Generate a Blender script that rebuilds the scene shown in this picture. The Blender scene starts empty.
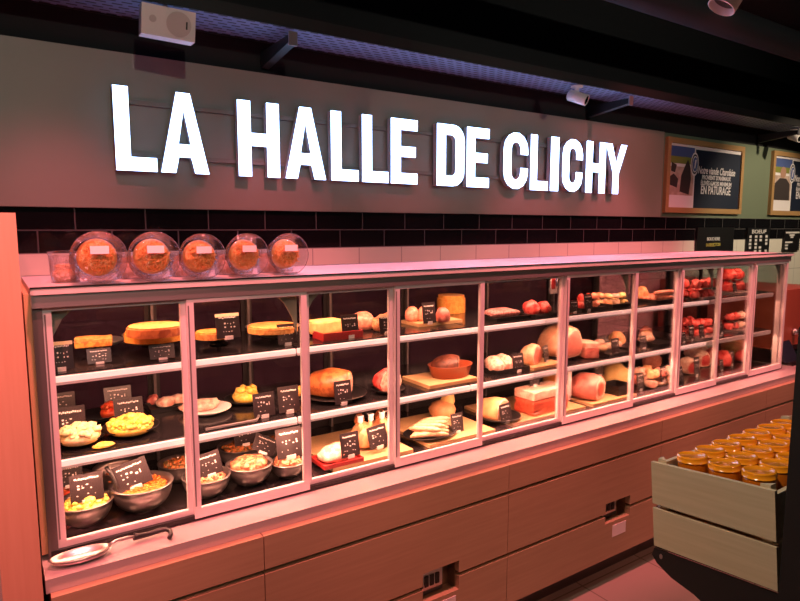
import bpy, bmesh, math, random
from mathutils import Vector, Matrix, noise
random.seed(7)
R = math.radians
scn = bpy.context.scene
COL = scn.collection

# ------------------------------------------------------------------ camera, world, big lights, exposure
cam_data = bpy.data.cameras.new('camera'); cam = bpy.data.objects.new('camera', cam_data); COL.objects.link(cam)
cam.location = (0, 0, 1.7)
cam.rotation_euler = (R(90 - 6.756), 0, R(-33.702))
cam_data.sensor_width = 36; cam_data.lens = 612 / 800 * 36; cam_data.clip_start = 0.02
scn.camera = cam
world = bpy.data.worlds.new('world'); scn.world = world; world.use_nodes = True
world.node_tree.nodes['Background'].inputs[0].default_value = (0.5, 0.45, 0.6, 1)
world.node_tree.nodes['Background'].inputs[1].default_value = 0.006
vs = scn.view_settings
vs.view_transform = 'Standard'; vs.look = 'None'; vs.exposure = 0.0; vs.gamma = 1.0; vs.use_curve_mapping = False

def spot(name, loc, target, power, color, angle=80, size=0.05, blend=0.6):
    d = bpy.data.lights.new(name, 'SPOT'); d.energy = power; d.color = color
    d.spot_size = R(angle); d.spot_blend = blend; d.shadow_soft_size = size
    o = bpy.data.objects.new(name, d); COL.objects.link(o); o.location = loc
    o.rotation_euler = (Vector(target) - Vector(loc)).to_track_quat('-Z', 'Y').to_euler()
    return o
def area(name, loc, rot, sx, sy, power, color):
    d = bpy.data.lights.new(name, 'AREA'); d.energy = power; d.color = color
    d.shape = 'RECTANGLE'; d.size = sx; d.size_y = sy
    o = bpy.data.objects.new(name, d); COL.objects.link(o); o.location = loc; o.rotation_euler = rot
    return o
PINK = (1.0, 0.19, 0.20)
FRONT = (1.0, 0.40, 0.27)
WARM = (1.0, 0.80, 0.60)
NEUTRAL = (1.0, 0.97, 0.80)
for x, p, tz in ((0.25, 300, 1.3), (1.3, 310, 1.3), (2.3, 310, 1.3), (3.3, 310, 1.35), (4.2, 230, 1.35)):
    spot('ceiling_spot_pink', (x, 1.25, 3.1), (x + 0.1, 2.05, tz), p, PINK, 56, blend=0.8)
for x in (0.2, 1.1, 2.0, 2.9, 3.8, 4.6):
    spot('wall_fill_spot', (x, 1.7, 3.1), (x + 0.05, 2.9, 1.42), 135 if x < 4.2 else 50, (1.0, 0.15, 0.215), 36, blend=1.0)  # unseen pink wash added to brighten the tiles behind the case
for x, p in ((0.3, 70), (1.9, 75), (3.5, 75)):
    spot('front_fill_spot', (x, -0.5, 3.1), (x + 0.2, 1.8, 0.5), p, FRONT, 48, blend=0.8)  # unseen fill added out front to lift the cabinet wood
spot('ceiling_spot_sign_end', (3.6, 1.5, 3.1), (3.9, 2.95, 1.75), 60, PINK, 62, blend=1.0)
spot('ceiling_spot_end_gable', (-0.35, 0.2, 2.9), (0.0, 1.74, 1.5), 210, PINK, 36)
spot('ceiling_spot_poster', (5.9, 1.0, 3.1), (6.0, 2.95, 1.3), 210, (1.0, 0.78, 0.54), 62)
spot('ceiling_spot_crate', (0.2, 0.85, 3.0), (1.4, 0.65, 1.1), 110, WARM, 50)
for x in (0.0, 3.5):
    spot('sign_fill_spot', (x, -2.0, 3.1), (x + 0.5, 2.95, 2.3), 115, NEUTRAL, 60, blend=0.9)  # dim neutral fill added behind the camera to lift the sign panel
CASE = (1.0, 0.40, 0.25)
for zz, pw, tl in ((1.272, 10.4, 12), (1.027, 14.4, -10), (1.515, 9.8, 10)):
    for x0, x1, k in ((0.12, 1.22, .81), (1.24, 2.14, .66), (2.16, 3.05, .66), (3.07, 4.2, .42)):
        area('case_led', ((x0 + x1) / 2, 1.955 if zz < 1.5 else 2.0, zz - 0.024 if zz < 1.5 else zz - 0.03), (R(tl), 0, 0), x1 - x0, 0.03, pw * k, CASE)

# ------------------------------------------------------------------ materials
def mat(name, c, rough=0.5, metal=0.0, emit=None, es=0.0, c2=None, scale=20.0, spec=0.5, bump=0.0, coat=0.0, detail=3.0):
    m = bpy.data.materials.new(name); m.use_nodes = True
    nt = m.node_tree; b = nt.nodes['Principled BSDF']
    b.inputs['Base Color'].default_value = (*c, 1); b.inputs['Roughness'].default_value = rough
    b.inputs['Metallic'].default_value = metal
    b.inputs['Specular IOR Level'].default_value = spec
    b.inputs['Coat Weight'].default_value = coat
    if emit: b.inputs['Emission Color'].default_value = (*emit, 1); b.inputs['Emission Strength'].default_value = es
    if c2 or bump:
        tc = nt.nodes.new('ShaderNodeTexCoord'); n = nt.nodes.new('ShaderNodeTexNoise')
        n.inputs['Scale'].default_value = scale; n.inputs['Detail'].default_value = detail
        nt.links.new(tc.outputs['Object'], n.inputs['Vector'])
        if c2:
            r = nt.nodes.new('ShaderNodeValToRGB'); r.color_ramp.elements[0].color = (*c, 1); r.color_ramp.elements[1].color = (*c2, 1)
            r.color_ramp.elements[0].position = 0.43; r.color_ramp.elements[1].position = 0.57
            nt.links.new(n.outputs['Fac'], r.inputs['Fac']); nt.links.new(r.outputs['Color'], b.inputs['Base Color'])
        if bump:
            bp = nt.nodes.new('ShaderNodeBump'); bp.inputs['Strength'].default_value = bump; bp.inputs['Distance'].default_value = 0.004
            nt.links.new(n.outputs['Fac'], bp.inputs['Height']); nt.links.new(bp.outputs['Normal'], b.inputs['Normal'])
    return m
def wood(name, c, c2, axis='x', rough=0.45, scale=3.0):
    m = mat(name, c, rough); nt = m.node_tree; b = nt.nodes['Principled BSDF']
    tc = nt.nodes.new('ShaderNodeTexCoord'); mp = nt.nodes.new('ShaderNodeMapping'); n = nt.nodes.new('ShaderNodeTexNoise')
    s = [30.0, 30.0, 30.0]; s['xyz'.index(axis)] = 1.5
    mp.inputs['Scale'].default_value = s; n.inputs['Scale'].default_value = scale; n.inputs['Detail'].default_value = 5
    r = nt.nodes.new('ShaderNodeValToRGB'); r.color_ramp.elements[0].color = (*c, 1); r.color_ramp.elements[1].color = (*c2, 1)
    r.color_ramp.elements[0].position = 0.3; r.color_ramp.elements[1].position = 0.7
    nt.links.new(tc.outputs['Object'], mp.inputs['Vector']); nt.links.new(mp.outputs['Vector'], n.inputs['Vector'])
    nt.links.new(n.outputs['Fac'], r.inputs['Fac']); nt.links.new(r.outputs['Color'], b.inputs['Base Color'])
    return m
def bricks(name, c, c2, mortar, bw, rh, ms, rough, rough_m=0.8, offset=0.5, plane='xz', bump=0.3, ox=0.0, oz=0.0):
    m = mat(name, c, rough); nt = m.node_tree; b = nt.nodes['Principled BSDF']
    tc = nt.nodes.new('ShaderNodeTexCoord'); sp = nt.nodes.new('ShaderNodeSeparateXYZ'); cb = nt.nodes.new('ShaderNodeCombineXYZ')
    nt.links.new(tc.outputs['Object'], sp.inputs[0])
    nt.links.new(sp.outputs['X'], cb.inputs['X']); nt.links.new(sp.outputs['Z' if plane == 'xz' else 'Y'], cb.inputs['Y'])
    mp = nt.nodes.new('ShaderNodeMapping'); mp.inputs['Location'].default_value = (ox, oz, 0)
    nt.links.new(cb.outputs[0], mp.inputs['Vector'])
    br = nt.nodes.new('ShaderNodeTexBrick'); br.offset = offset; br.squash = 1.0
    for k, v in (('Color1', (*c, 1)), ('Color2', (*c2, 1)), ('Mortar', (*mortar, 1)), ('Scale', 1.0), ('Mortar Size', ms), ('Mortar Smooth', 0.1), ('Bias', 0.0), ('Brick Width', bw), ('Row Height', rh)):
        br.inputs[k].default_value = v
    nt.links.new(mp.outputs['Vector'], br.inputs['Vector']); nt.links.new(br.outputs['Color'], b.inputs['Base Color'])
    mr = nt.nodes.new('ShaderNodeMapRange'); mr.inputs['To Min'].default_value = rough; mr.inputs['To Max'].default_value = rough_m
    nt.links.new(br.outputs['Fac'], mr.inputs['Value']); nt.links.new(mr.outputs['Result'], b.inputs['Roughness'])
    bp = nt.nodes.new('ShaderNodeBump'); bp.inputs['Strength'].default_value = bump; bp.inputs['Distance'].default_value = 0.003; bp.invert = True
    nt.links.new(br.outputs['Fac'], bp.inputs['Height']); nt.links.new(bp.outputs['Normal'], b.inputs['Normal'])
    return m
def thin(name, tint=(1, 1, 1), refl=1.0, rough=0.02, base=0.0):
    m = bpy.data.materials.new(name); m.use_nodes = True; nt = m.node_tree; nt.nodes.clear()
    out = nt.nodes.new('ShaderNodeOutputMaterial'); mx = nt.nodes.new('ShaderNodeMixShader')
    t = nt.nodes.new('ShaderNodeBsdfTransparent'); g = nt.nodes.new('ShaderNodeBsdfGlossy'); lw = nt.nodes.new('ShaderNodeFresnel')
    t.inputs[0].default_value = (*tint, 1); g.inputs['Roughness'].default_value = rough; lw.inputs['IOR'].default_value = 1.35
    ma = nt.nodes.new('ShaderNodeMath'); ma.operation = 'MULTIPLY_ADD'; ma.inputs[1].default_value = refl; ma.inputs[2].default_value = base
    nt.links.new(lw.outputs[0], ma.inputs[0]); nt.links.new(ma.outputs[0], mx.inputs[0])
    if rough > 0.05:
        tc = nt.nodes.new('ShaderNodeTexCoord'); n = nt.nodes.new('ShaderNodeTexNoise'); n.inputs['Scale'].default_value = 38; bp = nt.nodes.new('ShaderNodeBump')
        bp.inputs['Strength'].default_value = 0.9; bp.inputs['Distance'].default_value = 0.02
        nt.links.new(tc.outputs['Object'], n.inputs['Vector']); nt.links.new(n.outputs['Fac'], bp.inputs['Height']); nt.links.new(bp.outputs['Normal'], g.inputs['Normal'])
    nt.links.new(t.outputs[0], mx.inputs[1]); nt.links.new(g.outputs[0], mx.inputs[2]); nt.links.new(mx.outputs[0], out.inputs[0])
    return m

M = {}
M['ceiling'] = mat('ceiling black paint', (0.010, 0.010, 0.014), 0.8)
M['darkwall'] = mat('black painted wall', (0.008, 0.008, 0.010), 0.8)
M['floor'] = bricks('floor tiles', (0.30, 0.24, 0.21), (0.28, 0.225, 0.20), (0.16, 0.13, 0.11), 0.45, 0.45, 0.004, 0.45, offset=0.0, plane='xy', bump=0.1)
M['green'] = mat('grey green wall paint', (0.15, 0.19, 0.125), 0.7)
M['white_tile'] = bricks('white wall tiles', (0.82, 0.78, 0.68), (0.82, 0.78, 0.68), (0.45, 0.42, 0.38), 0.282, 0.30, 0.003, 0.25, offset=0.0, ox=-1.693, oz=-1.595 + 0.6)
M['black_tile'] = bricks('black bevelled tiles', (0.006, 0.006, 0.007), (0.009, 0.009, 0.011), (0.07, 0.065, 0.065), 0.282, 0.096, 0.003, 0.10, offset=0.5, ox=-0.024, oz=-1.595)
M['signboard'] = mat('olive grey sign panel', (0.27, 0.265, 0.215), 0.42, c2=(0.255, 0.25, 0.20), scale=2.0)
M['steel'] = mat('brushed steel', (0.62, 0.60, 0.60), 0.30, 0.85)
M['ledge'] = mat('satin steel ledge', (0.56, 0.51, 0.51), 0.22, 0.35, bump=0.03, scale=60)
M['bowl'] = mat('stainless bowl', (0.46, 0.41, 0.40), 0.30, 0.9)
M['alu'] = mat('satin aluminium', (0.72, 0.68, 0.69), 0.38, 0.2)
M['casetop'] = mat('white laminate case top', (0.60, 0.56, 0.56), 0.45)
M['gusset'] = mat('grey green corner plate', (0.16, 0.19, 0.16), 0.35)
M['darksteel'] = mat('dark steel', (0.16, 0.15, 0.15), 0.4, 0.6)
M['plinth'] = mat('grey plinth', (0.20, 0.19, 0.19), 0.4, 0.5)
M['black'] = mat('black plastic', (0.010, 0.010, 0.011), 0.4)
M['blackglass'] = mat('black shelf glass', (0.012, 0.011, 0.012), 0.16)
M['blackmetal'] = mat('black powder coated metal', (0.012, 0.012, 0.013), 0.55)
M['beech'] = wood('beech laminate', (0.38, 0.27, 0.165), (0.43, 0.31, 0.19), 'x')
M['gable'] = wood('pale wood laminate', (0.58, 0.33, 0.215), (0.62, 0.36, 0.24), 'z')
M['endwood'] = wood('end panel wood', (0.62, 0.36, 0.19), (0.68, 0.41, 0.22), 'z')
M['crate'] = wood('pale crate wood', (0.50, 0.41, 0.27), (0.58, 0.48, 0.33), 'y', 0.6)
M['board'] = wood('chopping board wood', (0.55, 0.36, 0.17), (0.62, 0.42, 0.20), 'x', 0.5)
M['frame'] = wood('oak picture frame', (0.38, 0.22, 0.09), (0.43, 0.26, 0.11), 'x', 0.5)
M['groove'] = mat('shadow gap', (0.20, 0.13, 0.075), 0.6)
M['led'] = mat('led strip diffuser', (0.6, 0.55, 0.52), 0.4, emit=(1.0, 0.56, 0.49), es=1.0)
M['letter'] = mat('lit letter face', (0.9, 0.92, 0.95), 0.4, emit=(0.36, 0.58, 1.0), es=8.0)
M['letter_side'] = mat('letter return', (0.55, 0.45, 0.45), 0.5)
M['rail'] = mat('sign rail', (0.20, 0.185, 0.15), 0.5)
M['glass'] = thin('clear door glass', (0.97, 0.97, 0.97), 0.55)
M['rearglass'] = thin('smoked rear glass', (0.20, 0.22, 0.23), 0.6)
M['clearrear'] = thin('clear rear glass', (0.80, 0.84, 0.80), 0.5)
M['plastic'] = thin('clear plastic', (0.95, 0.96, 0.97), 0.6, 0.08, 0.035)
M['traymetal'] = bricks('perforated tray steel', (0.02, 0.02, 0.025), (0.02, 0.02, 0.025), (0.19, 0.24, 0.40), 0.060, 0.034, 0.011, 0.5, 0.4, plane='xy', bump=0.0)  # blue glow of the sign letters is mixed into the steel colour
M['white'] = mat('white plastic', (0.75, 0.73, 0.71), 0.4)
M['paper'] = mat('white paper', (0.80, 0.76, 0.78), 0.6)
M['card'] = mat('slate price card', (0.026, 0.020, 0.022), 0.30)
M['chalk'] = mat('white chalk writing', (0.75, 0.72, 0.70), 0.7)
M['cream'] = mat('cream card strip', (0.78, 0.66, 0.42), 0.6)
M['navy'] = mat('navy poster', (0.007, 0.014, 0.034), 0.6)
M['blue'] = mat('blue poster band', (0.07, 0.11, 0.30), 0.6)
M['lime'] = mat('green poster band', (0.22, 0.24, 0.05), 0.6)
M['photo_bg'] = mat('poster photo ground', (0.55, 0.42, 0.36), 0.6, c2=(0.42, 0.30, 0.25), scale=14)
M['photo_dark'] = mat('poster photo dark figures', (0.045, 0.035, 0.035), 0.6)
M['skin'] = mat('poster photo skin', (0.42, 0.24, 0.17), 0.6)
M['gold'] = mat('yellow lettering', (0.60, 0.50, 0.10), 0.6)
M['dark_red'] = mat('red brown enamel', (0.36, 0.10, 0.06), 0.35)
M['terracotta'] = mat('terracotta glaze', (0.27, 0.065, 0.028), 0.3)
M['redtray'] = mat('red tray', (0.40, 0.03, 0.03), 0.35)
M['carrot'] = mat('grated carrot', (0.92, 0.34, 0.07), 0.45, c2=(0.96, 0.52, 0.16), scale=132)
M['carrotbowl'] = mat('dressed carrot', (0.62, 0.13, 0.015), 0.4, c2=(0.74, 0.24, 0.03), scale=130)
M['egg'] = mat('yellow egg', (0.85, 0.58, 0.05), 0.5, c2=(0.88, 0.66, 0.18), scale=110)
M['potato'] = mat('pale salad', (0.80, 0.66, 0.30), 0.5, c2=(0.85, 0.75, 0.45), scale=110)
M['tomato'] = mat('tomato red', (0.55, 0.05, 0.02), 0.35, c2=(0.60, 0.12, 0.03), scale=88)
M['mixed'] = mat('mixed salad', (0.62, 0.18, 0.04), 0.45, c2=(0.14, 0.10, 0.03), scale=110)
M['pinksalad'] = mat('pink salad', (0.40, 0.11, 0.06), 0.45, c2=(0.60, 0.32, 0.14), scale=99)
M['crust'] = mat('golden crust', (0.52, 0.22, 0.05), 0.5, c2=(0.66, 0.36, 0.10), scale=77, bump=0.5)
M['quiche'] = mat('quiche filling', (0.70, 0.36, 0.07), 0.45, c2=(0.45, 0.14, 0.03), scale=66, bump=0.3)
M['orangecake'] = mat('orange cake layer', (0.80, 0.33, 0.05), 0.5, c2=(0.84, 0.45, 0.09), scale=66)
M['whitefood'] = mat('white charcuterie', (0.78, 0.60, 0.46), 0.45, c2=(0.62, 0.30, 0.22), scale=48)
M['sausage'] = mat('white sausage skin', (0.66, 0.46, 0.29), 0.35, c2=(0.58, 0.34, 0.19), scale=55)
M['pinksausage'] = mat('pink sausage skin', (0.70, 0.22, 0.14), 0.35, c2=(0.78, 0.36, 0.24), scale=66)
M['drysausage'] = mat('dried sausage skin', (0.30, 0.10, 0.09), 0.5, c2=(0.48, 0.24, 0.22), scale=88)
M['roast'] = mat('roasted skin', (0.44, 0.145, 0.04), 0.4, c2=(0.26, 0.065, 0.018), scale=39, bump=0.3)
M['rind'] = mat('pale ham rind', (0.74, 0.48, 0.30), 0.4, c2=(0.64, 0.32, 0.18), scale=35, bump=0.2)
M['ham'] = mat('cooked ham face', (0.50, 0.13, 0.10), 0.4, c2=(0.60, 0.22, 0.17), scale=44)
M['meat'] = mat('red meat', (0.46, 0.022, 0.022), 0.35, c2=(0.62, 0.12, 0.10), scale=57, bump=0.2)
M['rawham'] = mat('cured ham face', (0.45, 0.06, 0.03), 0.4, c2=(0.55, 0.12, 0.06), scale=48)
M['fat'] = mat('white fat', (0.82, 0.64, 0.50), 0.45, c2=(0.70, 0.40, 0.30), scale=44)
M['chicken'] = mat('yellow poultry skin', (0.78, 0.48, 0.22), 0.4, c2=(0.66, 0.28, 0.13), scale=44, bump=0.3)
M['cheese'] = mat('pale yellow block', (0.85, 0.66, 0.25), 0.45, c2=(0.82, 0.58, 0.20), scale=55)
M['pate'] = mat('dark baked pate', (0.05, 0.015, 0.008), 0.5, c2=(0.11, 0.035, 0.018), scale=66, bump=0.5)
M['pateface'] = mat('cut pate face', (0.62, 0.34, 0.20), 0.5, c2=(0.50, 0.25, 0.14), scale=132)
M['gourd'] = mat('round cured ham skin', (0.66, 0.30, 0.12), 0.45, c2=(0.72, 0.38, 0.17), scale=35)
M['jar'] = mat('orange jar glass', (0.50, 0.12, 0.004), 0.12, coat=0.5)
M['jarlid'] = mat('orange jar lid', (0.90, 0.31, 0.01), 0.18, coat=0.6)
M['grille'] = mat('speaker grille', (0.58, 0.55, 0.53), 0.6)
M['screen'] = mat('dark blue screen', (0.02, 0.03, 0.05), 0.25)
M['lens'] = mat('camera lens glass', (0.005, 0.005, 0.006), 0.08)

# ------------------------------------------------------------------ mesh helpers
def new(): return bmesh.new()
def box(bm, x0, x1, y0, y1, z0, z1, mi=0):
    vs_ = [bm.verts.new((x, y, z)) for z in (z0, z1) for x, y in ((x0, y0), (x1, y0), (x1, y1), (x0, y1))]
    for f in ((0, 3, 2, 1), (4, 5, 6, 7), (0, 1, 5, 4), (1, 2, 6, 5), (2, 3, 7, 6), (3, 0, 4, 7)):
        bm.faces.new([vs_[i] for i in f]).material_index = mi
    return vs_
def lathe(bm, prof, seg=28, mtx=None, mi=0, sy=1.0, smooth=True):
    rings = []
    for r, z in prof:
        if r < 1e-6: rings.append([bm.verts.new((0, 0, z))])
        else: rings.append([bm.verts.new((r * math.cos(2 * math.pi * k / seg), sy * r * math.sin(2 * math.pi * k / seg), z)) for k in range(seg)])
    for a, b in zip(rings, rings[1:]):
        for k in range(seg):
            k2 = (k + 1) % seg
            if len(a) == 1 and len(b) == 1: continue
            if len(a) == 1: f = [a[0], b[k2], b[k]]
            elif len(b) == 1: f = [a[k], a[k2], b[0]]
            else: f = [a[k], a[k2], b[k2], b[k]]
            try:
                fc = bm.faces.new(f); fc.smooth = smooth; fc.material_index = mi
            except ValueError: pass
    if mtx is not None:
        for ring in rings:
            for v in ring: v.co = mtx @ v.co
    return rings
def tube(bm, pts, r, seg=8, mi=0, cap=True, rs=None):
    pts = [Vector(p) for p in pts]; rings = []
    for i, p in enumerate(pts):
        d = (pts[min(i + 1, len(pts) - 1)] - pts[max(i - 1, 0)]).normalized()
        u = d.orthogonal() if i == 0 else (u - d * u.dot(d))
        u.normalize(); w = d.cross(u); rr = rs[i] if rs else r
        rings.append([bm.verts.new(p + (u * math.cos(2 * math.pi * k / seg) + w * math.sin(2 * math.pi * k / seg)) * rr) for k in range(seg)])
    for a, b in zip(rings, rings[1:]):
        for k in range(seg):
            f = bm.faces.new([a[k], a[(k + 1) % seg], b[(k + 1) % seg], b[k]]); f.smooth = True; f.material_index = mi
    if cap:
        for rg, rev in ((rings[0], True), (rings[-1], False)):
            f = bm.faces.new(rg[::-1] if rev else rg); f.material_index = mi
def prism(bm, poly, axis='y', a=0.0, b=0.1, mi=0):
    def P(u, v, t): return (u, t, v) if axis == 'y' else ((t, u, v) if axis == 'x' else (u, v, t))
    A = [bm.verts.new(P(u, v, a)) for u, v in poly]; B = [bm.verts.new(P(u, v, b)) for u, v in poly]
    n = len(poly)
    for k in range(n):
        bm.faces.new([A[k], A[(k + 1) % n], B[(k + 1) % n], B[k]]).material_index = mi
    bm.faces.new(A[::-1]).material_index = mi; bm.faces.new(B).material_index = mi
def blob(bm, sx, sy, sz, amp=0.12, freq=2.0, seed=0, sub=3, mtx=None, mi=0, flat=True):
    """an irregular rounded lump resting on z = 0"""
    g = bmesh.ops.create_icosphere(bm, subdivisions=sub, radius=1.0)
    off = Vector((seed * 3.1, seed * 1.7, seed * 0.9))
    for v in g['verts']:
        d = 1 + amp * noise.noise(v.co * freq + off) + amp * .45 * noise.noise(v.co * freq * 2.7 + off * 1.3)
        z = v.co.z
        if flat and z < -0.55: z = -0.55 + (z + 0.55) * 0.15
        v.co = Vector((v.co.x * sx * d, v.co.y * sy * d, (z + 0.6) / 1.6 * sz * 1.0 * d if flat else (z) * sz * d))
    if flat:
        zm = min(v.co.z for v in g['verts'])
        for v in g['verts']: v.co.z -= zm
    if mtx is not None:
        for v in g['verts']: v.co = mtx @ v.co
    for v in g['verts']:
        for f in v.link_faces: f.smooth = True; f.material_index = mi
    return g['verts']
def finish(bm, bevel=0.0, recalc=True):
    if bevel:
        es = [e for e in bm.edges if len(e.link_faces) == 2 and e.calc_face_angle(0) > 0.6]
        bmesh.ops.bevel(bm, geom=es, offset=bevel, segments=2, affect='EDGES', profile=0.6, clamp_overlap=True)
    if recalc: bmesh.ops.recalc_face_normals(bm, faces=bm.faces)
def obj(name, bm, m, parent=None, loc=(0, 0, 0), rot=(0, 0, 0), bevel=0.0, recalc=True):
    finish(bm, bevel, recalc)
    me = bpy.data.meshes.new(name); bm.to_mesh(me); bm.free()
    for x in (m if isinstance(m, (list, tuple)) else [m]): me.materials.append(M[x])
    o = bpy.data.objects.new(name, me); COL.objects.link(o)
    o.location = loc; o.rotation_euler = rot
    if parent: o.parent = parent
    return o
def tag(o, label, cat, group=None, kind=None):
    o['label'] = label; o['category'] = cat
    if group: o['group'] = group
    if kind: o['kind'] = kind
    return o
def thing(name, label, cat, loc=(0, 0, 0), rot=(0, 0, 0), group=None):
    o = bpy.data.objects.new(name, None); COL.objects.link(o); o.location = loc; o.rotation_euler = rot
    o.empty_display_size = 0.05
    return tag(o, label, cat, group)
def struct(name, bm, m, bevel=0.0):
    o = obj(name, bm, m, bevel=bevel); o['kind'] = 'structure'; return o
def copy_tree(src, loc, rot, label, group=None):
    r = src.copy(); COL.objects.link(r); r.location = loc; r.rotation_euler = rot; r['label'] = label
    if group: r['group'] = group
    for ch in list(src.children):
        c = ch.copy(); COL.objects.link(c); c.parent = r
        for g in list(ch.children):
            d = g.copy(); COL.objects.link(d); d.parent = c
    return r
def text_mesh(name, s, size, width, m, parent, loc, rot=(R(90), 0, 0), shear=0.0, depth=0.001):
    cu = bpy.data.curves.new(name, 'FONT'); cu.body = s; cu.size = size; cu.align_x = 'CENTER'; cu.align_y = 'CENTER'
    cu.extrude = depth; cu.shear = shear; cu.offset = size * 0.012; cu.resolution_u = 3
    t = bpy.data.objects.new(name + '_src', cu); COL.objects.link(t)
    dg = bpy.context.evaluated_depsgraph_get(); me = bpy.data.meshes.new_from_object(t.evaluated_get(dg))
    bpy.data.objects.remove(t); bpy.data.curves.remove(cu)
    xs = [v.co.x for v in me.vertices]; k = width / (max(xs) - min(xs)); mid = (max(xs) + min(xs)) / 2
    for v in me.vertices: v.co.x = (v.co.x - mid) * k
    me.materials.clear(); me.materials.append(M[m])
    o = bpy.data.objects.new(name, me); COL.objects.link(o); o.location = loc; o.rotation_euler = rot
    if parent: o.parent = parent
    return o

# ------------------------------------------------------------------ room shell
bm = new(); box(bm, -2.2, 9.2, -4.2, 3.1, -0.08, 0); struct('floor', bm, 'floor')
bm = new(); box(bm, -2.2, 9.2, -4.2, 3.1, 3.3, 3.4); struct('ceiling', bm, 'ceiling')
bm = new(); box(bm, -2.2, 9.2, 2.96, 3.08, 0, 3.3); struct('wall_back', bm, 'darkwall')
bm = new(); box(bm, -2.2, -2.1, -4.2, 2.96, 0, 3.3); struct('wall_left', bm, 'darkwall')
bm = new(); box(bm, 9.1, 9.2, -4.2, 2.96, 0, 3.3); struct('wall_right', bm, 'darkwall')
bm = new(); box(bm, -2.2, 9.2, -4.2, -4.1, 0, 3.3); struct('wall_front', bm, 'darkwall')
bm = new(); box(bm, -2.1, 9.1, 2.945, 2.96, 0, 1.595); struct('trim_1', bm, 'white_tile')
bm = new(); box(bm, -2.1, 9.1, 2.945, 2.96, 1.595, 1.787); struct('trim_2', bm, 'black_tile')
bm = new(); box(bm, 4.43, 9.1, 2.945, 2.96, 1.787, 2.445); struct('trim_3', bm, 'green')

# overhead cable tray, its brackets, dark pipes
tr = thing('cable_tray', 'long perforated metal cable tray running above the lit sign', 'cable tray', (0, 0, 2.58))
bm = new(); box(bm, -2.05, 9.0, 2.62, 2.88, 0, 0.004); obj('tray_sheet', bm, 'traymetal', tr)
bm = new(); box(bm, -2.05, 9.0, 2.612, 2.62, -0.004, 0.05); obj('tray_lip', bm, 'blackmetal', tr)
bm = new(); box(bm, -2.05, 9.0, 2.88, 2.888, -0.004, 0.05); obj('tray_lip', bm, 'blackmetal', tr)
for i, x in enumerate((1.17, 3.56, 5.9)):
    br = thing('tray_bracket', ['dark angled bracket under the cable tray, beside the white speaker', 'dark angled bracket under the cable tray, beside the white camera', 'dark angled bracket under the cable tray, above the poster of the man'][i], 'bracket', (x, 2.94, 2.5))
    bm = new(); prism(bm, [(-0.33, 0.045), (0.0, 0.045), (0.0, -0.03), (-0.33, 0.012)], 'x', -0.02, 0.02); obj('arm', bm, 'blackmetal', br)
    bm = new(); box(bm, -0.02, 0.02, -0.338, -0.33, 0.0, 0.06); obj('end_plate', bm, 'steel', br)
bm = new(); tube(bm, [(-2.05, 2.2, 2.98), (9.0, 2.2, 2.98)], 0.09, 16)
tag(obj('ceiling_pipe', bm, 'ceiling'), 'thick dark pipe running along the black ceiling', 'pipe')
bm = new(); box(bm, 2.0, 2.06, -3, 2.9, 3.05, 3.14)
tag(obj('ceiling_track', bm, 'ceiling'), 'dark lighting track crossing the black ceiling', 'track')

# ------------------------------------------------------------------ illuminated sign
bm = new(); box(bm, -2.05, 4.43, 2.925, 2.96, 1.787, 2.445)
tag(obj('sign_panel', bm, 'signboard', bevel=0.002), 'long olive grey panel behind the lit white lettering', 'sign panel')
sg = thing('illuminated_sign', 'lit white capital lettering spelling LA HALLE DE CLICHY on grey panel', 'sign', (0, 2.87, 1.945))
H = 0.35
def letter(ch, w):
    s = min(0.062, w * 0.36); t = 0.058
    if ch == 'L': return [[(0, 0), (w, 0), (w, t), (s, t), (s, H), (0, H)]], []
    if ch == 'I': return [[(0, 0), (w, 0), (w, H), (0, H)]], []
    if ch == 'H': return [[(0, 0), (s, 0), (s, H * .41), (w - s, H * .41), (w - s, 0), (w, 0), (w, H), (w - s, H), (w - s, H * .58), (s, H * .58), (s, H), (0, H)]], []
    if ch == 'E': return [[(0, 0), (w, 0), (w, t), (s, t), (s, H * .42), (w * .93, H * .42), (w * .93, H * .58), (s, H * .58), (s, H - t), (w, H - t), (w, H), (0, H)]], []
    if ch == 'Y': return [[(w / 2 - s * .5, 0), (w / 2 + s * .5, 0), (w / 2 + s * .5, H * .42), (w, H), (w - s, H), (w / 2, H * .6), (s, H), (0, H), (w / 2 - s * .5, H * .42)]], []
    if ch == 'A':
        a = w * .36
        return [[(0, 0), (s, 0), (s + .016, H * .2), (w - s - .016, H * .2), (w - s, 0), (w, 0), (w - a, H), (a, H)]], [(w * .37, H * .36), (w * .63, H * .36), (w * .5, H * .80)]
    def arc(cx, cy, rx, ry, a0, a1, n=7): return [(cx + rx * math.cos(R(a0 + (a1 - a0) * k / n)), cy + ry * math.sin(R(a0 + (a1 - a0) * k / n))) for k in range(n + 1)]
    if ch == 'C':
        r = w * .5; ri = w * .5 - s
        o_ = [(w, H * .38)] + arc(w / 2, r, w / 2, r, 0, -180) + arc(w / 2, H - r, w / 2, r, 180, 0) + [(w, H * .62), (w - s, H * .62)]
        i_ = arc(w / 2, H - r, ri, ri + .004, 0, 180) + arc(w / 2, r, ri, ri + .004, 180, 360) + [(w - s, H * .38)]
        return [o_ + i_], []
    if ch == 'D':
        r = w * .42
        o_ = [(0, 0)] + arc(w - r, r, r, r, -90, 0) + arc(w - r, H - r, r, r, 0, 90) + [(0, H)]
        ri = r - s * .8
        i_ = [(s, t)] + arc(w - s - ri, t + ri, ri, ri, -90, 0, 4) + arc(w - s - ri, H - t - ri, ri, ri, 0, 90, 4) + [(s, H - t)]
        return [o_], i_
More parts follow.
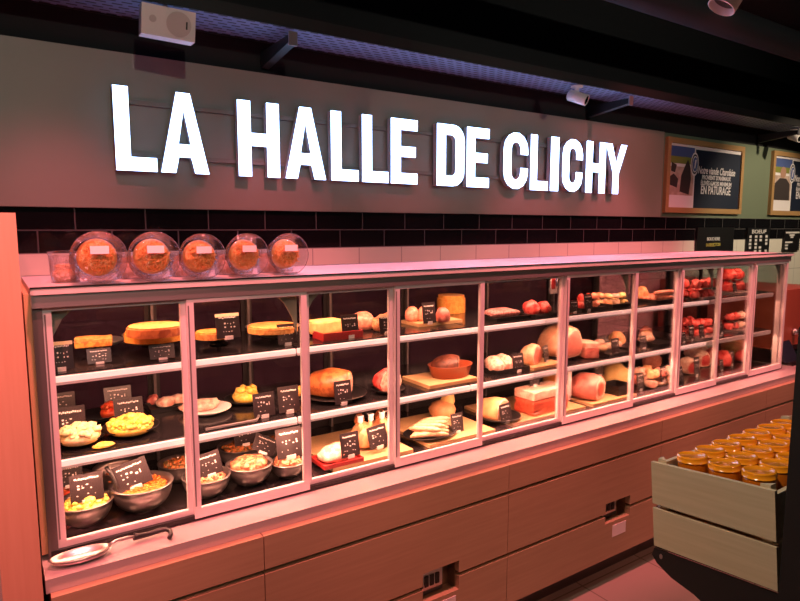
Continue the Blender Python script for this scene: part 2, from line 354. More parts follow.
def letter_mesh(bm, outline, hole, x0, y0, y1):
    edges = []; rings = []
    for lp in [outline] + ([hole] if hole else []):
        vv = [bm.verts.new((x0 + u, y0, v)) for u, v in lp]; rings.append(vv)
        for k in range(len(vv)): edges.append(bm.edges.new((vv[k], vv[(k + 1) % len(vv)])))
    g = bmesh.ops.triangle_fill(bm, use_beauty=True, use_dissolve=False, edges=edges)
    fs = [f for f in g['geom'] if isinstance(f, bmesh.types.BMFace)]
    if y1 != y0:
        ex = bmesh.ops.extrude_face_region(bm, geom=fs)
        for v in ex['geom']:
            if isinstance(v, bmesh.types.BMVert): v.co.y = y1
LET = [('L', .467, .632), ('A', .649, .859), ('H', 1.0, 1.205), ('A', 1.236, 1.455), ('L', 1.489, 1.648), ('L', 1.673, 1.836), ('E', 1.855, 2.029),
       ('D', 2.169, 2.369), ('E', 2.392, 2.565), ('C', 2.688, 2.895), ('L', 2.922, 3.080), ('I', 3.108, 3.181), ('C', 3.222, 3.418), ('H', 3.459, 3.66), ('Y', 3.665, 3.895)]
for ch, a, b in LET:
    (ol,), hole = letter(ch, b - a)
    bm = new(); letter_mesh(bm, ol, hole, a, 0.0, 0.036); lt = obj('letter', bm, 'letter_side', sg)
    bm = new(); letter_mesh(bm, ol, hole, a, -0.004, -0.0005); obj('lit_face', bm, 'letter', lt)
for z in (0.285, 0.06):
    bm = new(); box(bm, 0.47, 3.88, 0.037, 0.055, z, z + 0.02); obj('mounting_rail', bm, 'rail', sg)

# ------------------------------------------------------------------ posters and wall boards
def poster(x0, x1, z0, z1, label, man):
    w, h = x1 - x0, z1 - z0
    p = thing('framed_poster', label, 'poster', (x0, 2.945, z0))
    f = 0.042
    bm = new()
    for a in ((0, w, 0, f), (0, w, h - f, h), (0, f, f, h - f), (w - f, w, f, h - f)): box(bm, a[0], a[1], -0.03, 0, a[2], a[3])
    obj('frame', bm, 'frame', p)
    bm = new(); box(bm, f, w - f, -0.016, -0.002, f, h - f); s = obj('printed_sheet', bm, 'paper', p)
    ph = f + 0.30 * w
    bm = new(); box(bm, ph + 0.02, w - f, -0.018, -0.016, f, h - f - 0.03); obj('navy_panel', bm, 'navy', s)
    bm = new(); box(bm, f + .01, ph, -0.018, -0.016, h - f - .10, h - f - .02); obj('blue_band', bm, 'blue', s)
    bm = new(); box(bm, f + .01, ph, -0.018, -0.016, h - f - .155, h - f - .10); obj('green_band', bm, 'lime', s)
    bm = new(); box(bm, f + .012, ph, -0.018, -0.016, f + .10, h - f - .18); obj('photograph', bm, 'photo_bg', s)
    bm = new(); pw = ph - f; px = f + .012
    if not man:
        prism(bm, [(px + .42 * pw, .17), (px + .80 * pw, .15), (px + .86 * pw, .28), (px + .80 * pw, .38), (px + .70 * pw, .43), (px + .60 * pw, .38), (px + .46 * pw, .30)], 'y', -0.019, -0.0178)
        prism(bm, [(px + .02 * pw, .22), (px + .30 * pw, .20), (px + .34 * pw, .27), (px + .16 * pw, .31), (px + .02 * pw, .29)], 'y', -0.019, -0.0178)
        prism(bm, [(px + .04 * pw, .33), (px + .20 * pw, .32), (px + .26 * pw, .38), (px + .06 * pw, .40)], 'y', -0.019, -0.0178)
    else:
        prism(bm, [(px, .145), (px + .9 * pw, .145), (px + .88 * pw, .30), (px + .66 * pw, .35), (px + .30 * pw, .35), (px + .05 * pw, .30)], 'y', -0.019, -0.0178)
    obj('photo_figure', bm, 'photo_dark', s)
    if man:
        bm = new(); prism(bm, [(px + pw * (.48 + .16 * math.cos(a * .5236)), .405 + .055 * math.sin(a * .5236)) for a in range(12)], 'y', -0.0195, -0.0178); obj('photo_face', bm, 'skin', s)
    bx, bz = ph + .005, h - f - .15
    for r, m, d in ((1.0, 'paper', 0), (.84, 'navy', 1), (.70, 'paper', 2), (.60, 'blue', 3)):
        bm = new(); prism(bm, [(bx + .055 * r * math.cos(a * .2618), bz + .095 * r * math.sin(a * .2618)) for a in range(24)], 'y', -0.021 - .0012 * d, -0.019 - .0012 * d); obj('oval_badge', bm, m, s)
    bm = new(); prism(bm, [(bx - .012, bz - .035), (bx - .002, bz - .035), (bx + .014, bz + .035), (bx - .004, bz + .035)], 'y', -0.027, -0.0245); obj('badge_emblem', bm, 'paper', s)
    cx = (ph + .02 + w - f) / 2 - .02; tw = w - f - ph
    for txt, sz, wd, zz, m, sh in (('Notre viande Charolaise', .085, .80, .60, 'paper', .25), ("PROVIENT D'ANIMAUX", .050, .62, .505, 'paper', 0), ('ÉLEVÉS 6 MOIS MINIMUM', .050, .66, .425, 'paper', 0), ('EN PÂTURAGE', .098, .64, .325, 'paper', 0)):
        text_mesh('slogan_line', txt, sz, wd * tw, m, s, (cx, -0.0185, zz * h), shear=sh)
    return p
poster(4.475, 5.625, 1.823, 2.413, 'framed navy poster with EN PATURAGE slogan and farm photograph', False)
poster(6.15, 7.30, 1.823, 2.42, 'framed navy poster with photograph of a seated man in black', True)
def wall_board(x0, x1, z0, z1, label):
    p = thing('menu_board', label, 'board', (x0, 2.945, z0))
    bm = new(); box(bm, 0, x1 - x0, -0.02, 0, 0, z1 - z0); obj('panel', bm, 'black', p, bevel=0.002)
    return p
b = wall_board(4.965, 5.545, 1.44, 1.705, 'wide plain black board with two short lines of lettering')
text_mesh('heading', 'BOUCHERIE', .04, .20, 'chalk', b, (.25, -.021, .165)); text_mesh('subheading', 'LA SELECTION', .04, .22, 'gold', b, (.25, -.021, .115))
b = wall_board(5.78, 6.19, 1.42, 1.70, 'black list board headed BOEUF with white price columns')
text_mesh('heading', 'BOEUF', .05, .26, 'chalk', b, (.205, -.021, .245))
for cx, ww in ((.05, .045), (.15, .05), (.235, .05), (.345, .045)):
    for k in range(6):
        if (cx, k) in ((.235, 2), (.345, 3), (.05, 4)): continue
        bm = new(); box(bm, cx - ww / 2 * random.uniform(.6, 1), cx + ww / 2, -0.022, -0.02, .19 - k * .034, .212 - k * .034); obj('price_strip', bm, 'chalk', b)
b = wall_board(6.48, 6.80, 1.475, 1.675, 'narrow black list board with white heading, beyond the other boards')
for x0, x1, z in ((.02, .30, .18), (.10, .20, .155), (.12, .18, .135), (.02, .17, .085), (.02, .08, .055), (.02, .08, .025)):
    bm = new(); box(bm, x0, x1, -0.022, -0.02, z - .008, z + .008); obj('price_strip', bm, 'chalk', b)

# ------------------------------------------------------------------ base units, ledge, gable
GX = [0.07, 0.646, 1.684, 2.722, 3.760, 5.2]
CUT = {1: (1.256, 1.429, .3045, .4236), 2: (2.307, 2.489, .3218, .4217)}
for i in range(5):
    x0, x1 = GX[i] + .0015, GX[i + 1] - .0015
    lab = ['wood fronted base unit at the gable end, below the ladle', 'wood fronted base unit with four-button control recess', 'wood fronted base unit with control recess above a white sticker', 'wood fronted base unit behind the crate of jars', 'wood fronted base unit under the red brown machine'][i]
    u = thing('base_unit', lab, 'counter unit', (0, 0, 0))
    c = CUT.get(i)
    bm = new(); box(bm, x0, x1, 1.80 if c else 1.7565, 2.50, .1462, .7495); obj('carcass', bm, 'groove', u)
    if c:
        bm = new(); box(bm, x0, x1, 1.7565, 1.80, .44, .7495); box(bm, x0, x1, 1.7565, 1.80, .1462, .295); box(bm, x0, c[0], 1.7565, 1.80, .295, .44); box(bm, c[1], x1, 1.7565, 1.80, .295, .44); obj('backing', bm, 'groove', u)
    bm = new(); box(bm, x0, x1, 1.73, 1.7565, .6408, .750); obj('top_panel', bm, 'beech', u, bevel=.0015)
    for nm, z0, z1 in (('middle_panel', .3737, .6245), ('lower_panel', .1448, .3573)):
        bm = new()
        if c and z0 < c[3] and z1 > c[2]:
            if nm == 'middle_panel': prism(bm, [(x0, z0), (c[0], z0), (c[0], c[3]), (c[1], c[3]), (c[1], z0), (x1, z0), (x1, z1), (x0, z1)], 'y', 1.73, 1.7565)
            else: prism(bm, [(x0, z0), (x1, z0), (x1, z1), (c[1], z1), (c[1], c[2]), (c[0], c[2]), (c[0], z1), (x0, z1)], 'y', 1.73, 1.7565)
        else: box(bm, x0, x1, 1.73, 1.7565, z0, z1)
        obj(nm, bm, 'beech', u, bevel=.0012)
    bm = new(); box(bm, x0, x1, 1.838, 1.86, 0, .146); obj('plinth', bm, 'plinth', u)
    if c:
        cw = c[1] - c[0]
        bm = new(); box(bm, c[0], c[1] - .045, 1.775, 1.799, c[2], c[3] - .012); cp = obj('control_panel', bm, 'darksteel', u)
        bm = new(); box(bm, c[0] + .004, c[1] - .05, 1.772, 1.775, c[2] + .018, c[2] + .095); obj('display_bezel', bm, 'steel', cp)
        for k in range(4):
            xx = c[0] + .012 + k * (cw - .07) / 4
            bm = new(); box(bm, xx, xx + (cw - .07) / 4 - .008, 1.768, 1.772, c[2] + .032, c[2] + .075); obj('button', bm, 'black', cp)
        bm = new()
        if i == 2: box(bm, 2.362, 2.462, 1.7285, 1.73, .244, .3016)
        else: box(bm, 1.317, 1.413, 1.7285, 1.73, .2247, .2853)
        obj('sticker', bm, 'paper', u)
bm = new(); box(bm, .062, 5.2, 1.757, 1.868, .7505, .7885); box(bm, .062, 5.2, 1.868, 2.50, .7505, .772)
tag(obj('steel_ledge', bm, 'ledge', bevel=.0015), 'long shiny steel ledge running along the foot of the glass doors', 'worktop')
g = thing('end_gable', 'tall salmon lit pale wood end panel beside the glass case', 'end panel', (0, 0, 0))
bm = new(); box(bm, -.032, .055, 1.74, 2.90, 0, 1.736); obj('gable_board', bm, 'gable', g, bevel=.001)

# ------------------------------------------------------------------ glass display case
dc = thing('display_case', 'long lit glass fronted butcher display case with two shelves', 'display case', (0, 0, 0))
bm = new(); box(bm, .085, 4.24, 1.872, 2.46, .790, .806); obj('deck', bm, 'blackglass', dc)
bm = new(); box(bm, .078, 4.25, 1.855, 2.36, 1.525, 1.541); ct = obj('top_panel', bm, 'casetop', dc, bevel=.001)
bm = new(); box(bm, .078, 4.25, 1.853, 1.863, 1.5412, 1.5455); obj('edge_strip', bm, 'black', ct)
bm = new(); box(bm, .08, 4.24, 1.8635, 1.893, 1.489, 1.5248); obj('header_rail', bm, 'steel', dc, bevel=.001)
bm = new(); box(bm, .08, 4.24, 2.36, 2.40, 1.49, 1.541); obj('rear_header', bm, 'darksteel', dc)
bm = new(); box(bm, .064, .080, 1.90, 2.46, .7905, 1.5245); obj('end_panel', bm, 'endwood', dc)
bm = new(); box(bm, .080, .1035, 1.8755, 1.93, .7905, 1.489); obj('corner_post', bm, 'darksteel', dc)
bm = new(); box(bm, 4.222, 4.24, 1.90, 1.93, .8065, 1.489); obj('corner_post', bm, 'alu', dc)
bm = new(); box(bm, 4.226, 4.232, 1.935, 2.44, .8065, 1.489); obj('end_glass', bm, 'clearrear', dc)
for x, s in ((.107, 1), (.853, -1), (.867, 1), (2.657, -1), (3.433, -1), (4.215, -1)):
    bm = new(); prism(bm, [(x, 1.4875), (x + s * .085, 1.4875), (x + s * .045, 1.45), (x + s * .018, 1.40), (x, 1.34)], 'y', 1.912, 1.917); obj('corner_gusset', bm, 'gusset', dc)
# sliding doors
DX = [.104, .487, .86, 1.235, 1.65, 2.16, 2.664, 3.06, 3.44, 3.824, 4.222]
for i in range(10):
    fr = i % 2 == 1
    x0, x1 = DX[i] - (.010 if fr else -.004), DX[i + 1] + (.010 if fr else -.004)
    if i == 0: x0 = .104
    if i == 9: x1 = 4.222
    y0, y1 = (1.868, 1.882) if fr else (1.8845, 1.8985)
    zb, zt = .7965 if fr else .791, 1.4885
    sw = .021
    d = bpy.data.objects.new('sliding_door', None); COL.objects.link(d); d.parent = dc; d.location = (0, 0, 0); d.empty_display_size = .05
    bm = new()
    box(bm, x0, x0 + sw, y0, y1, zb, zt); box(bm, x1 - sw, x1, y0, y1, zb, zt)
    box(bm, x0 + sw, x1 - sw, y0, y1, zb, zb + .032); box(bm, x0 + sw, x1 - sw, y0, y1, zt - .012, zt)
    obj('door_frame', bm, 'alu', d, bevel=.0012)
    bm = new(); box(bm, x0 + sw, x1 - sw, (y0 + y1) / 2 - .0015, (y0 + y1) / 2 + .0015, zb + .032, zt - .012); obj('door_glass', bm, 'glass', d)
    bm = new(); box(bm, x0 + .003, x0 + .007, y0 - .0012, y0 + .0002, zb + .04, zt - .02); obj('door_seal', bm, 'plinth', d)
# shelves with their led strips
for zt, yb in ((1.045, 2.40), (1.29, 2.36)):
    for k in range(5):
        x0, x1 = DX[2 * k] + .004, DX[2 * k + 2] - .004
        if k == 4: x1 = 4.19
        bm = new(); box(bm, x0, x1, 1.945, yb, zt - .012, zt); s = obj('shelf', bm, 'blackglass', dc)
        bm = new(); box(bm, x0, x1, 1.932, 1.9445, zt - .022, zt - .006); obj('light_strip', bm, 'led' if k < 4 else 'alu', s, bevel=.004)
        bm = new(); box(bm, x0, x1, 1.934, 1.9445, zt - .030, zt - .0225); obj('strip_profile', bm, 'alu', s)
        for yy in (2.02,):
            bm = new(); prism(bm, [(1.95, zt - .0125), (yb, zt - .0125), (yb, zt - .05)], 'x', x1 - .006, x1 - .001); obj('shelf_bracket', bm, 'steel', s)
for x in (.487, .86, 1.235, 1.65, 2.16, 2.664, 3.06, 3.44, 3.824):
    bm = new(); box(bm, x - .005, x + .005, 2.405, 2.425, .8065, 1.49); obj('upright', bm, 'darksteel', dc)
for k in range(10):
    x0, x1 = DX[k] + .002, DX[k + 1] - .002
    bm = new()
    box(bm, x0, x0 + .02, 2.43, 2.445, .8065, 1.49); box(bm, x1 - .02, x1, 2.43, 2.445, .8065, 1.49); box(bm, x0 + .02, x1 - .02, 2.43, 2.445, .8065, .84); box(bm, x0 + .02, x1 - .02, 2.43, 2.445, 1.46, 1.49)
    r = obj('rear_door', bm, 'blackmetal', dc)
    bm = new(); box(bm, x0 + .02, x1 - .02, 2.435, 2.438, .84, 1.46); obj('rear_glass', bm, 'clearrear' if k >= 7 else 'rearglass', r)

# ------------------------------------------------------------------ food builders (x, y, z: middle of the foot; w: width)
def plate(x, y, z, w, label, m='black', h=.018, name='serving_plate', sy=1.0, group=None):
    r = w / 2; bm = new()
    lathe(bm, [(0, 0), (r * .6, 0), (r * .97, h * .8), (r, h), (r * .96, h), (r * .62, h * .35), (0, h * .3)], 32, sy=sy)
    return tag(obj(name, bm, m, None, (x, y, z)), label, 'plate', group)
def cake_stand(x, y, z, w, label, m='steel', h=.035):
    t = thing('cake_stand', label, 'cake stand', (x, y, z)); r = w / 2
    bm = new(); lathe(bm, [(0, 0), (r * .45, 0), (r * .42, .006), (r * .12, .012), (r * .10, h - .008), (0, h - .008)], 24); obj('pedestal', bm, 'black', t)
    bm = new(); lathe(bm, [(0, h - .0075), (r * .8, h - .0075), (r, h + .004), (r * .985, h + .006), (r * .8, h), (0, h)], 32); obj('dish', bm, m, t)
    return t
def bowl(x, y, z, w, label, h=None, group='steel salad bowls'):
    r = w / 2; h = h or r * .92; bm = new(); pr = []
    for k in range(9):
        a = k / 8 * R(82); pr.append((max(r * .38, r * math.sin(a + R(8))) if k else r * .38, h * (1 - math.cos(a)) / (1 - math.cos(R(82)))))
    prof = [(0, 0)] + pr + [(r * 1.03, h + .001), (r * 1.03, h + .003), (r * .985, h)] + [(max(0, q * .95), zz + .003) for q, zz in pr[::-1]] + [(0, .004)]
    lathe(bm, prof, 36)
    return tag(obj('salad_bowl', bm, 'bowl', None, (x, y, z)), label, 'bowl', group)
def heap(x, y, z, w, h, m, label, name='salad', lump=.012, n=95, seed=1, sy=1.0, flat=0.25):
    rnd = random.Random(seed); bm = new(); r = w / 2 * .96
    lathe(bm, [(0, 0), (r * .80, 0)] + [(r * .95 * math.cos(a), h * flat + h * (.80 - flat) * math.sin(a)) for a in (.15, .5, .9, 1.3)] + [(0, h * .80)], 24, sy=sy)
    for k in range(n):
        q = math.sqrt(rnd.random()) * max(r * .3, r - lump * .9); a = rnd.random() * 6.283
        zz = h * flat + h * (.85 - flat) * math.sqrt(max(0, 1 - (q / r) ** 2)) + lump * rnd.uniform(-.5, .5)
        s = lump * rnd.uniform(.5, 1.2)
        blob(bm, s * rnd.uniform(.6, 1.5), s * rnd.uniform(.6, 1.5), s * .75, .3, 1.7, seed=k + seed * 100, sub=1, mtx=Matrix.Translation((q * math.cos(a), q * sy * math.sin(a), zz)) @ Matrix.Rotation(rnd.uniform(-.8, .8), 4, 'X') @ Matrix.Rotation(rnd.random() * 3, 4, 'Z'), flat=False)
    return tag(obj(name, bm, m, None, (x, y, z)), label, 'food', kind='stuff')
def shreds(bm, r, h, n, rnd, flat_on_front=False):
    for k in range(n):
        q = math.sqrt(rnd.random()) * (r - .011); a = rnd.random() * 6.283; b = rnd.random() * 6.283; L = rnd.uniform(.012, .024)
        zz = h * (.55 + .45 * math.sqrt(max(0, 1 - (q / r) ** 2))) + rnd.uniform(-.004, .004)
        c = Vector((q * math.cos(a), q * math.sin(a), zz)); d = Vector((math.cos(b), math.sin(b), rnd.uniform(-.25, .25))) * L * .5
        side = Vector((-d.y, d.x, 0)).normalized() * L * rnd.uniform(-.25, .25)
        tube(bm, [c - d, c + side, c + d], .0017, 4)
def carrots(x, y, z, w, h, label, seed=1, rot=(0, 0, 0), n=170, m='carrot'):
    rnd = random.Random(seed); bm = new(); r = w / 2
    lathe(bm, [(0, 0), (r * .72, 0), (r * .96, h * .45), (r * .8, h * .75), (0, h * .95)], 24)
    shreds(bm, r * .96, h, n, rnd)
    return tag(obj('grated_carrot', bm, m, None, (x, y, z), rot), label, 'food', kind='stuff')
def tart(x, y, z, w, h, label, a0=0, a1=360, mc='crust', mf='quiche', name='quiche'):
    t = thing(name, label, 'quiche' if name == 'quiche' else name, (x, y, z)); r = w / 2
    n = max(6, int(abs(a1 - a0) / 12)); full = abs(a1 - a0) >= 359
    def sector(rr, z0, z1, wob=0.0, seed=0):
        bm = new(); pts = [] if full else [(0, 0)]
        for k in range(n + (0 if full else 1)):
            a = R(a0 + (a1 - a0) * k / n); q = rr * (1 + wob * noise.noise(Vector((k * .9 + seed, 1.3, 2.2)))); pts.append((q * math.cos(a), q * math.sin(a)))
        prism(bm, pts, 'z', z0, z1); return bm
    obj('crust', sector(r, 0, h * .82, .05, 3), mc, t, bevel=.002)
    obj('filling', sector(r * .93, h * .825, h, .03, 8), mf, t, bevel=.002)
    return t
def block(x, y, z, w, d, h, label, name, m, mtop=None, top=.3, rot=0, cat=None, bev=.008, rind=None):
    t = thing(name, label, cat or name.replace('_', ' '), (x, y, z), (0, 0, R(rot)))
    zt = h * (1 - top) if mtop else h
    bm = new(); box(bm, -w / 2, w / 2, -d / 2, d / 2, 0, zt); bmesh.ops.subdivide_edges(bm, edges=bm.edges, cuts=3, use_grid_fill=True)
    for v in bm.verts: v.co += Vector((noise.noise(v.co * 30), noise.noise(v.co * 30 + Vector((9, 0, 0))), 0)) * .003
    obj('body', bm, m, t, bevel=bev)
    if mtop:
        bm = new(); box(bm, -w / 2 * .98, w / 2 * .98, -d / 2 * .98, d / 2 * .98, zt + .0003, h); bmesh.ops.subdivide_edges(bm, edges=bm.edges, cuts=3, use_grid_fill=True)
        for v in bm.verts:
            if v.co.z > zt + .002: v.co.z += noise.noise(v.co * 25) * .006
        obj('fat_cap', bm, mtop, t, bevel=bev * .6)
    return t
def cut_joint(x, y, z, w, d, h, label, m='roast', face='ham', rim='fat', rot=0, cut=.45, name='cooked_ham', cat='ham', seed=1, amp=.08, inner=.86):
    """a rounded joint with one flat cut face looking along local +x before rot"""
    t = thing(name, label, cat, (x, y, z), (0, 0, R(rot)))
    bm = new(); blob(bm, w / 2, d / 2, h, amp, 1.6, seed, 3)
    zc = h * .45
    pl = w / 2 * cut
    res = bmesh.ops.bisect_plane(bm, geom=bm.verts[:] + bm.edges[:] + bm.faces[:], plane_co=(pl, 0, 0), plane_no=(1, 0, 0), clear_outer=True)
    ed = [e for e in bm.edges if e.is_boundary]; rim_pts = sorted({v for e in ed for v in e.verts}, key=lambda v: math.atan2(v.co.z - zc, v.co.y))
    P = [v.co.copy() for v in rim_pts]
    bmesh.ops.contextual_create(bm, geom=ed)
    obj('body', bm, m, t)
    c = sum(P, Vector()) / len(P)
    bm = new(); poly = [(p.y, p.z) for p in [c + (q - c) * .985 for q in P]]; prism(bm, poly, 'x', pl + .0002, pl + .002); obj('fat_rim', bm, rim, t)
    bm = new(); poly = [(p.y, p.z) for p in [c + (q - c) * inner for q in P]]; prism(bm, poly, 'x', pl + .0021, pl + .0035); obj('cut_face', bm, face, t)
    return t
def lump(x, y, z, w, d, h, label, name, m, cat='meat', rot=0, seed=1, amp=.18, freq=1.6, group=None):
    bm = new(); blob(bm, w / 2, d / 2, h, amp, freq, seed, 3)
    return tag(obj(name, bm, m, None, (x, y, z), (0, 0, R(rot))), label, cat, group)
def sausage(x, y, z, L, r, label, m='sausage', rot=0, bend=.2, tilt=0, group='white sausages', name='sausage', seed=0):
    bm = new(); pts = []; rs = []
    for k in range(11):
        u = k / 10 - .5; pts.append((u * L, bend * L * (u * u * 4 - 1) * -.25, r)); rs.append(max(.15, (1 - abs(2 * u) ** 5)) ** .5 * r)
    tube(bm, pts, r, 10, rs=rs)
    return tag(obj(name, bm, m, None, (x, y, z), (0, R(tilt), R(rot))), label, 'sausage', group)
def chop(x, y, z, w, label, rot=0, tilt=35, seed=1, m='meat', rim='fat', group='red meat cuts', name='meat_cut', h=.022):
    t = thing(name, label, 'meat', (x, y, z), (0, 0, R(rot)), group)
    mt = Matrix.Rotation(R(tilt), 4, 'X')
    bm = new(); blob(bm, w / 2, w * .36, h, .15, 1.5, seed, 3, flat=False, mtx=None)
    zmin = min((mt @ v.co).z for v in bm.verts)
    up = Matrix.Translation((0, 0, -zmin))
    for v in bm.verts: v.co = up @ mt @ v.co
    obj('flesh', bm, m, t)
    bm = new(); pts = []
    for k in range(9):
        a = R(20 + 140 * k / 8); pts.append(up @ mt @ Vector((w / 2 * .99 * math.cos(a), w * .36 * .99 * math.sin(a), 0)))
    tube(bm, pts, w * .05, 6); obj('fat_edge', bm, rim, t)
    return t
def tray(x, y, z, w, d, label, m='black', h=.016, rot=0, name='food_tray'):
    t = h * .25; bm = new()
    box(bm, -w / 2, w / 2, -d / 2, d / 2, 0, t)
    e = .004
    for a in ((-w / 2, w / 2, -d / 2, -d / 2 + e), (-w / 2, w / 2, d / 2 - e, d / 2), (-w / 2, -w / 2 + e, -d / 2 + e, d / 2 - e), (w / 2 - e, w / 2, -d / 2 + e, d / 2 - e)): box(bm, *a, t, h)
    return tag(obj(name, bm, m, None, (x, y, z), (0, 0, R(rot))), label, 'tray')
def cutting_board(x, y, z, w, d, label, rot=0, h=.014):
    bm = new(); box(bm, -w / 2, w / 2, -d / 2, d / 2, 0, h)
    return tag(obj('chopping_board', bm, 'board', None, (x, y, z), (0, 0, R(rot)), bevel=.003), label, 'chopping board')
def pile(q, n, w, d, size, label, name, m, cat, group, seed=1, h=.6, layers=2, amp=.3):
    """n loose pieces in a rectangle w x d about the foot point q, in up to two layers"""
    rnd = random.Random(seed); cols = max(1, round(w / (size * 1.12))); rows = max(1, round(d / (size * 1.12)))
    for k in range(n):
        ly, c = divmod(k, cols * rows); sh = .75 if ly else 1
        cx, cy, z = (c % cols + .5) / cols - .5, (c // cols + .5) / rows - .5, ly * size * h * .98
        s = min(size * rnd.uniform(.85, 1.1), .82 * w / cols, .82 * d / rows)
        lump(q[0] + cx * w * (1 if not ly else .9) , q[1] + cy * d, q[2] + z, s * rnd.uniform(1, 1.12), s, s * h, label, name, m[k % len(m)] if isinstance(m, (list, tuple)) else m, cat, rnd.uniform(0, 180), seed + k, amp, 1.6, group)
CARDS = {}
def make_card(kind):
    rnd = random.Random(hash(kind) % 999 if not isinstance(kind, int) else kind)
    t = thing('price_card', 'card', 'price card', (0, 0, 0), group=None)
    bm = new(); box(bm, -.5, .5, -.012, .012, .06, 1.0); 
    for v in bm.verts: v.co.y += (v.co.z - .06) * .22
    o = obj('card_board', bm, 'card', t)
    bm = new()
    def stroke(u0, u1, v, hh):
        vs_ = box(bm, u0, u1, -.020, -.013, v - hh / 2, v + hh / 2)
        for w in vs_: w.co.y += (w.co.z - .06) * .22
    u = -.36
    while u < .34:
        L = rnd.uniform(.02, .06); stroke(u, min(u + L, .38), .84 + rnd.uniform(-.015, .015), .05); u += L + .02
    for row, v in enumerate((.62, .50)):
        for k in range(5): 
            if rnd.random() < .75: stroke(-.28 + k * .13, -.28 + k * .13 + rnd.uniform(.02, .07), v + rnd.uniform(-.04, .04), rnd.uniform(.02, .06))
    for k in range(6):
        if rnd.random() < .6: stroke(-.32 + k * .11, -.32 + k * .11 + rnd.uniform(.02, .06), .30 + rnd.uniform(-.03, .03), .025)
    obj('writing', bm, 'chalk', t)
    bm = new(); box(bm, -.17, .17, -.06, .06, 0, .04); box(bm, -.17, .17, -.06, -.03, .04, .15); obj('clip', bm, 'white', t)
    if kind == 'cream':
        bm = new(); vs_ = box(bm, -.5, .5, -.022, -.0125, .88, 1.0)
        for w in vs_: w.co.y += (w.co.z - .06) * .22
        obj('cream_strip', bm, 'cream', t)
    return t
def card(x, y, z, w, label, h=None, rot=0, kind=None, roll=0):
    h = h or w * .95; k = kind or (random.randrange(4))
    if k not in CARDS:
        CARDS[k] = make_card(k); r = CARDS[k]; r.location = (x, y, z); r.rotation_euler = (0, R(roll), R(rot)); r['label'] = label; r['group'] = 'black price cards'
    else: r = copy_tree(CARDS[k], (x, y, z), (0, R(roll), R(rot)), label, 'black price cards')
    r.scale = (w, w, h)
    return r

# ------------------------------------------------------------------ bay 1 (cakes, egg salads, steel bowls)
cake_stand(0.2806, 2.221, 1.2906, 0.153, 'small dish on black foot under the square quiche slice')
block(0.2502, 2.107, 1.3326, 0.107, .06, .028, 'square yellow quiche slice alone on small footed dish', 'quiche_slice', 'quiche', 'crust', .3, rot=-8, cat='quiche', bev=.003)
cake_stand(0.4677, 2.266, 1.2906, 0.221, 'large dish on black foot under the two stacked quiches')
tart(0.4397, 2.127, 1.3326, 0.194, .032, 'lower orange quiche of the stacked pair', mc='orangecake', mf='cheese')
tart(0.4184, 2.021, 1.3661, 0.171, .030, 'upper brown topped quiche of the stacked pair', mf='crust', mc='roast')
card(0.1479, 1.974, 1.2906, 0.0633, 'price card with cream strip beside the square quiche slice', h=.085, kind='cream')
card(0.2535, 2.021, 1.2906, 0.0668, 'small price card under the rim of the square quiche dish', h=.045)
card(0.4273, 1.981, 1.2906, 0.0753, 'small price card below the stacked quiches', h=.045)
plate(0.1904, 2.063, 1.0456, 0.148, 'black dish of pale potato salad', h=.022)
heap(0.188, 2.035, 1.0576, 0.131, .050, 'potato', 'pale yellow potato salad heaped on black dish', seed=2)
plate(0.339, 2.076, 1.0456, 0.175, 'black dish of bright yellow egg salad', h=.022)
heap(0.3346, 2.048, 1.0576, 0.153, .048, 'egg', 'bright yellow chopped egg salad heaped on black dish', seed=3)
plate(0.2776, 2.293, 1.0456, 0.153, 'black dish behind the two yellow salads', h=.018)
heap(0.3103, 2.276, 1.0516, 0.0765, .045, 'tomato', 'reddish salad on the dish behind the yellow salads', seed=4, n=40)
lump(0.2456, 1.977, 1.0456, 0.0603, .045, .012, 'flat yellow omelette piece near the shelf strip', 'omelette', 'egg', 'food', amp=.25)
card(0.1687, 2.058, 1.0576, 0.0825, 'price card stuck in the pale potato salad', h=.10, kind=0)
card(0.3411, 2.099, 1.0656, 0.0881, 'price card stuck in the yellow egg salad', h=.082, kind=1)
card(0.1741, 2.367, 1.0456, 0.0765, 'price card standing behind the potato salad', h=.085, kind=2)
card(0.348, 2.349, 1.0556, 0.0902, 'price card stuck in the reddish salad', h=.075, kind=3)
tray(0.5027, 2.286, 1.0456, 0.139, .10, 'black tray of white charcuterie slices')
for i, (px_, s) in enumerate((((0.4648, 2.352, 1.0506, 0.0446), 5), ((0.4989, 2.299, 1.0506, 0.0662), 6), ((0.5455, 2.314, 1.0506, 0.0673), 7))):
    lump(*px_, .055, .035, ['pinkish rolled piece at the tray end beside the egg salad', 'white rolled piece in the middle of the black tray', 'white rolled piece by the door stile on the black tray'][i], 'charcuterie_roll', ['ham', 'whitefood', 'whitefood'][i], 'charcuterie', seed=s)
bowl(0.1872, 2.005, 0.8066, 0.158, 'steel bowl of yellow salad behind the corner post')
heap(0.1893, 2.005, 0.8446, 0.14, .050, 'egg', 'yellow salad in the steel bowl behind the corner post', seed=9, lump=.012)
bowl(0.3525, 2.015, 0.8066, 0.186, 'steel bowl of grated carrot with a serving spoon')
carrots(0.3544, 2.015, 0.8466, 0.16, .050, 'grated carrot in the steel bowl holding a serving spoon', 5, m='carrotbowl')
bowl(0.3216, 2.223, 0.8066, 0.166, 'steel bowl half hidden behind the carrot bowl')
heap(0.3168, 2.18, 0.8526, 0.109, .030, 'pinksalad', 'pale salad in the bowl behind the carrot bowl', seed=11)
bowl(0.175, 2.263, 0.8066, 0.129, 'steel bowl of tomato salad behind the yellow salad bowl')
heap(0.1687, 2.18, 0.8406, 0.104, .05, 'tomato', 'red tomato salad in the bowl behind the yellow salad', seed=12)
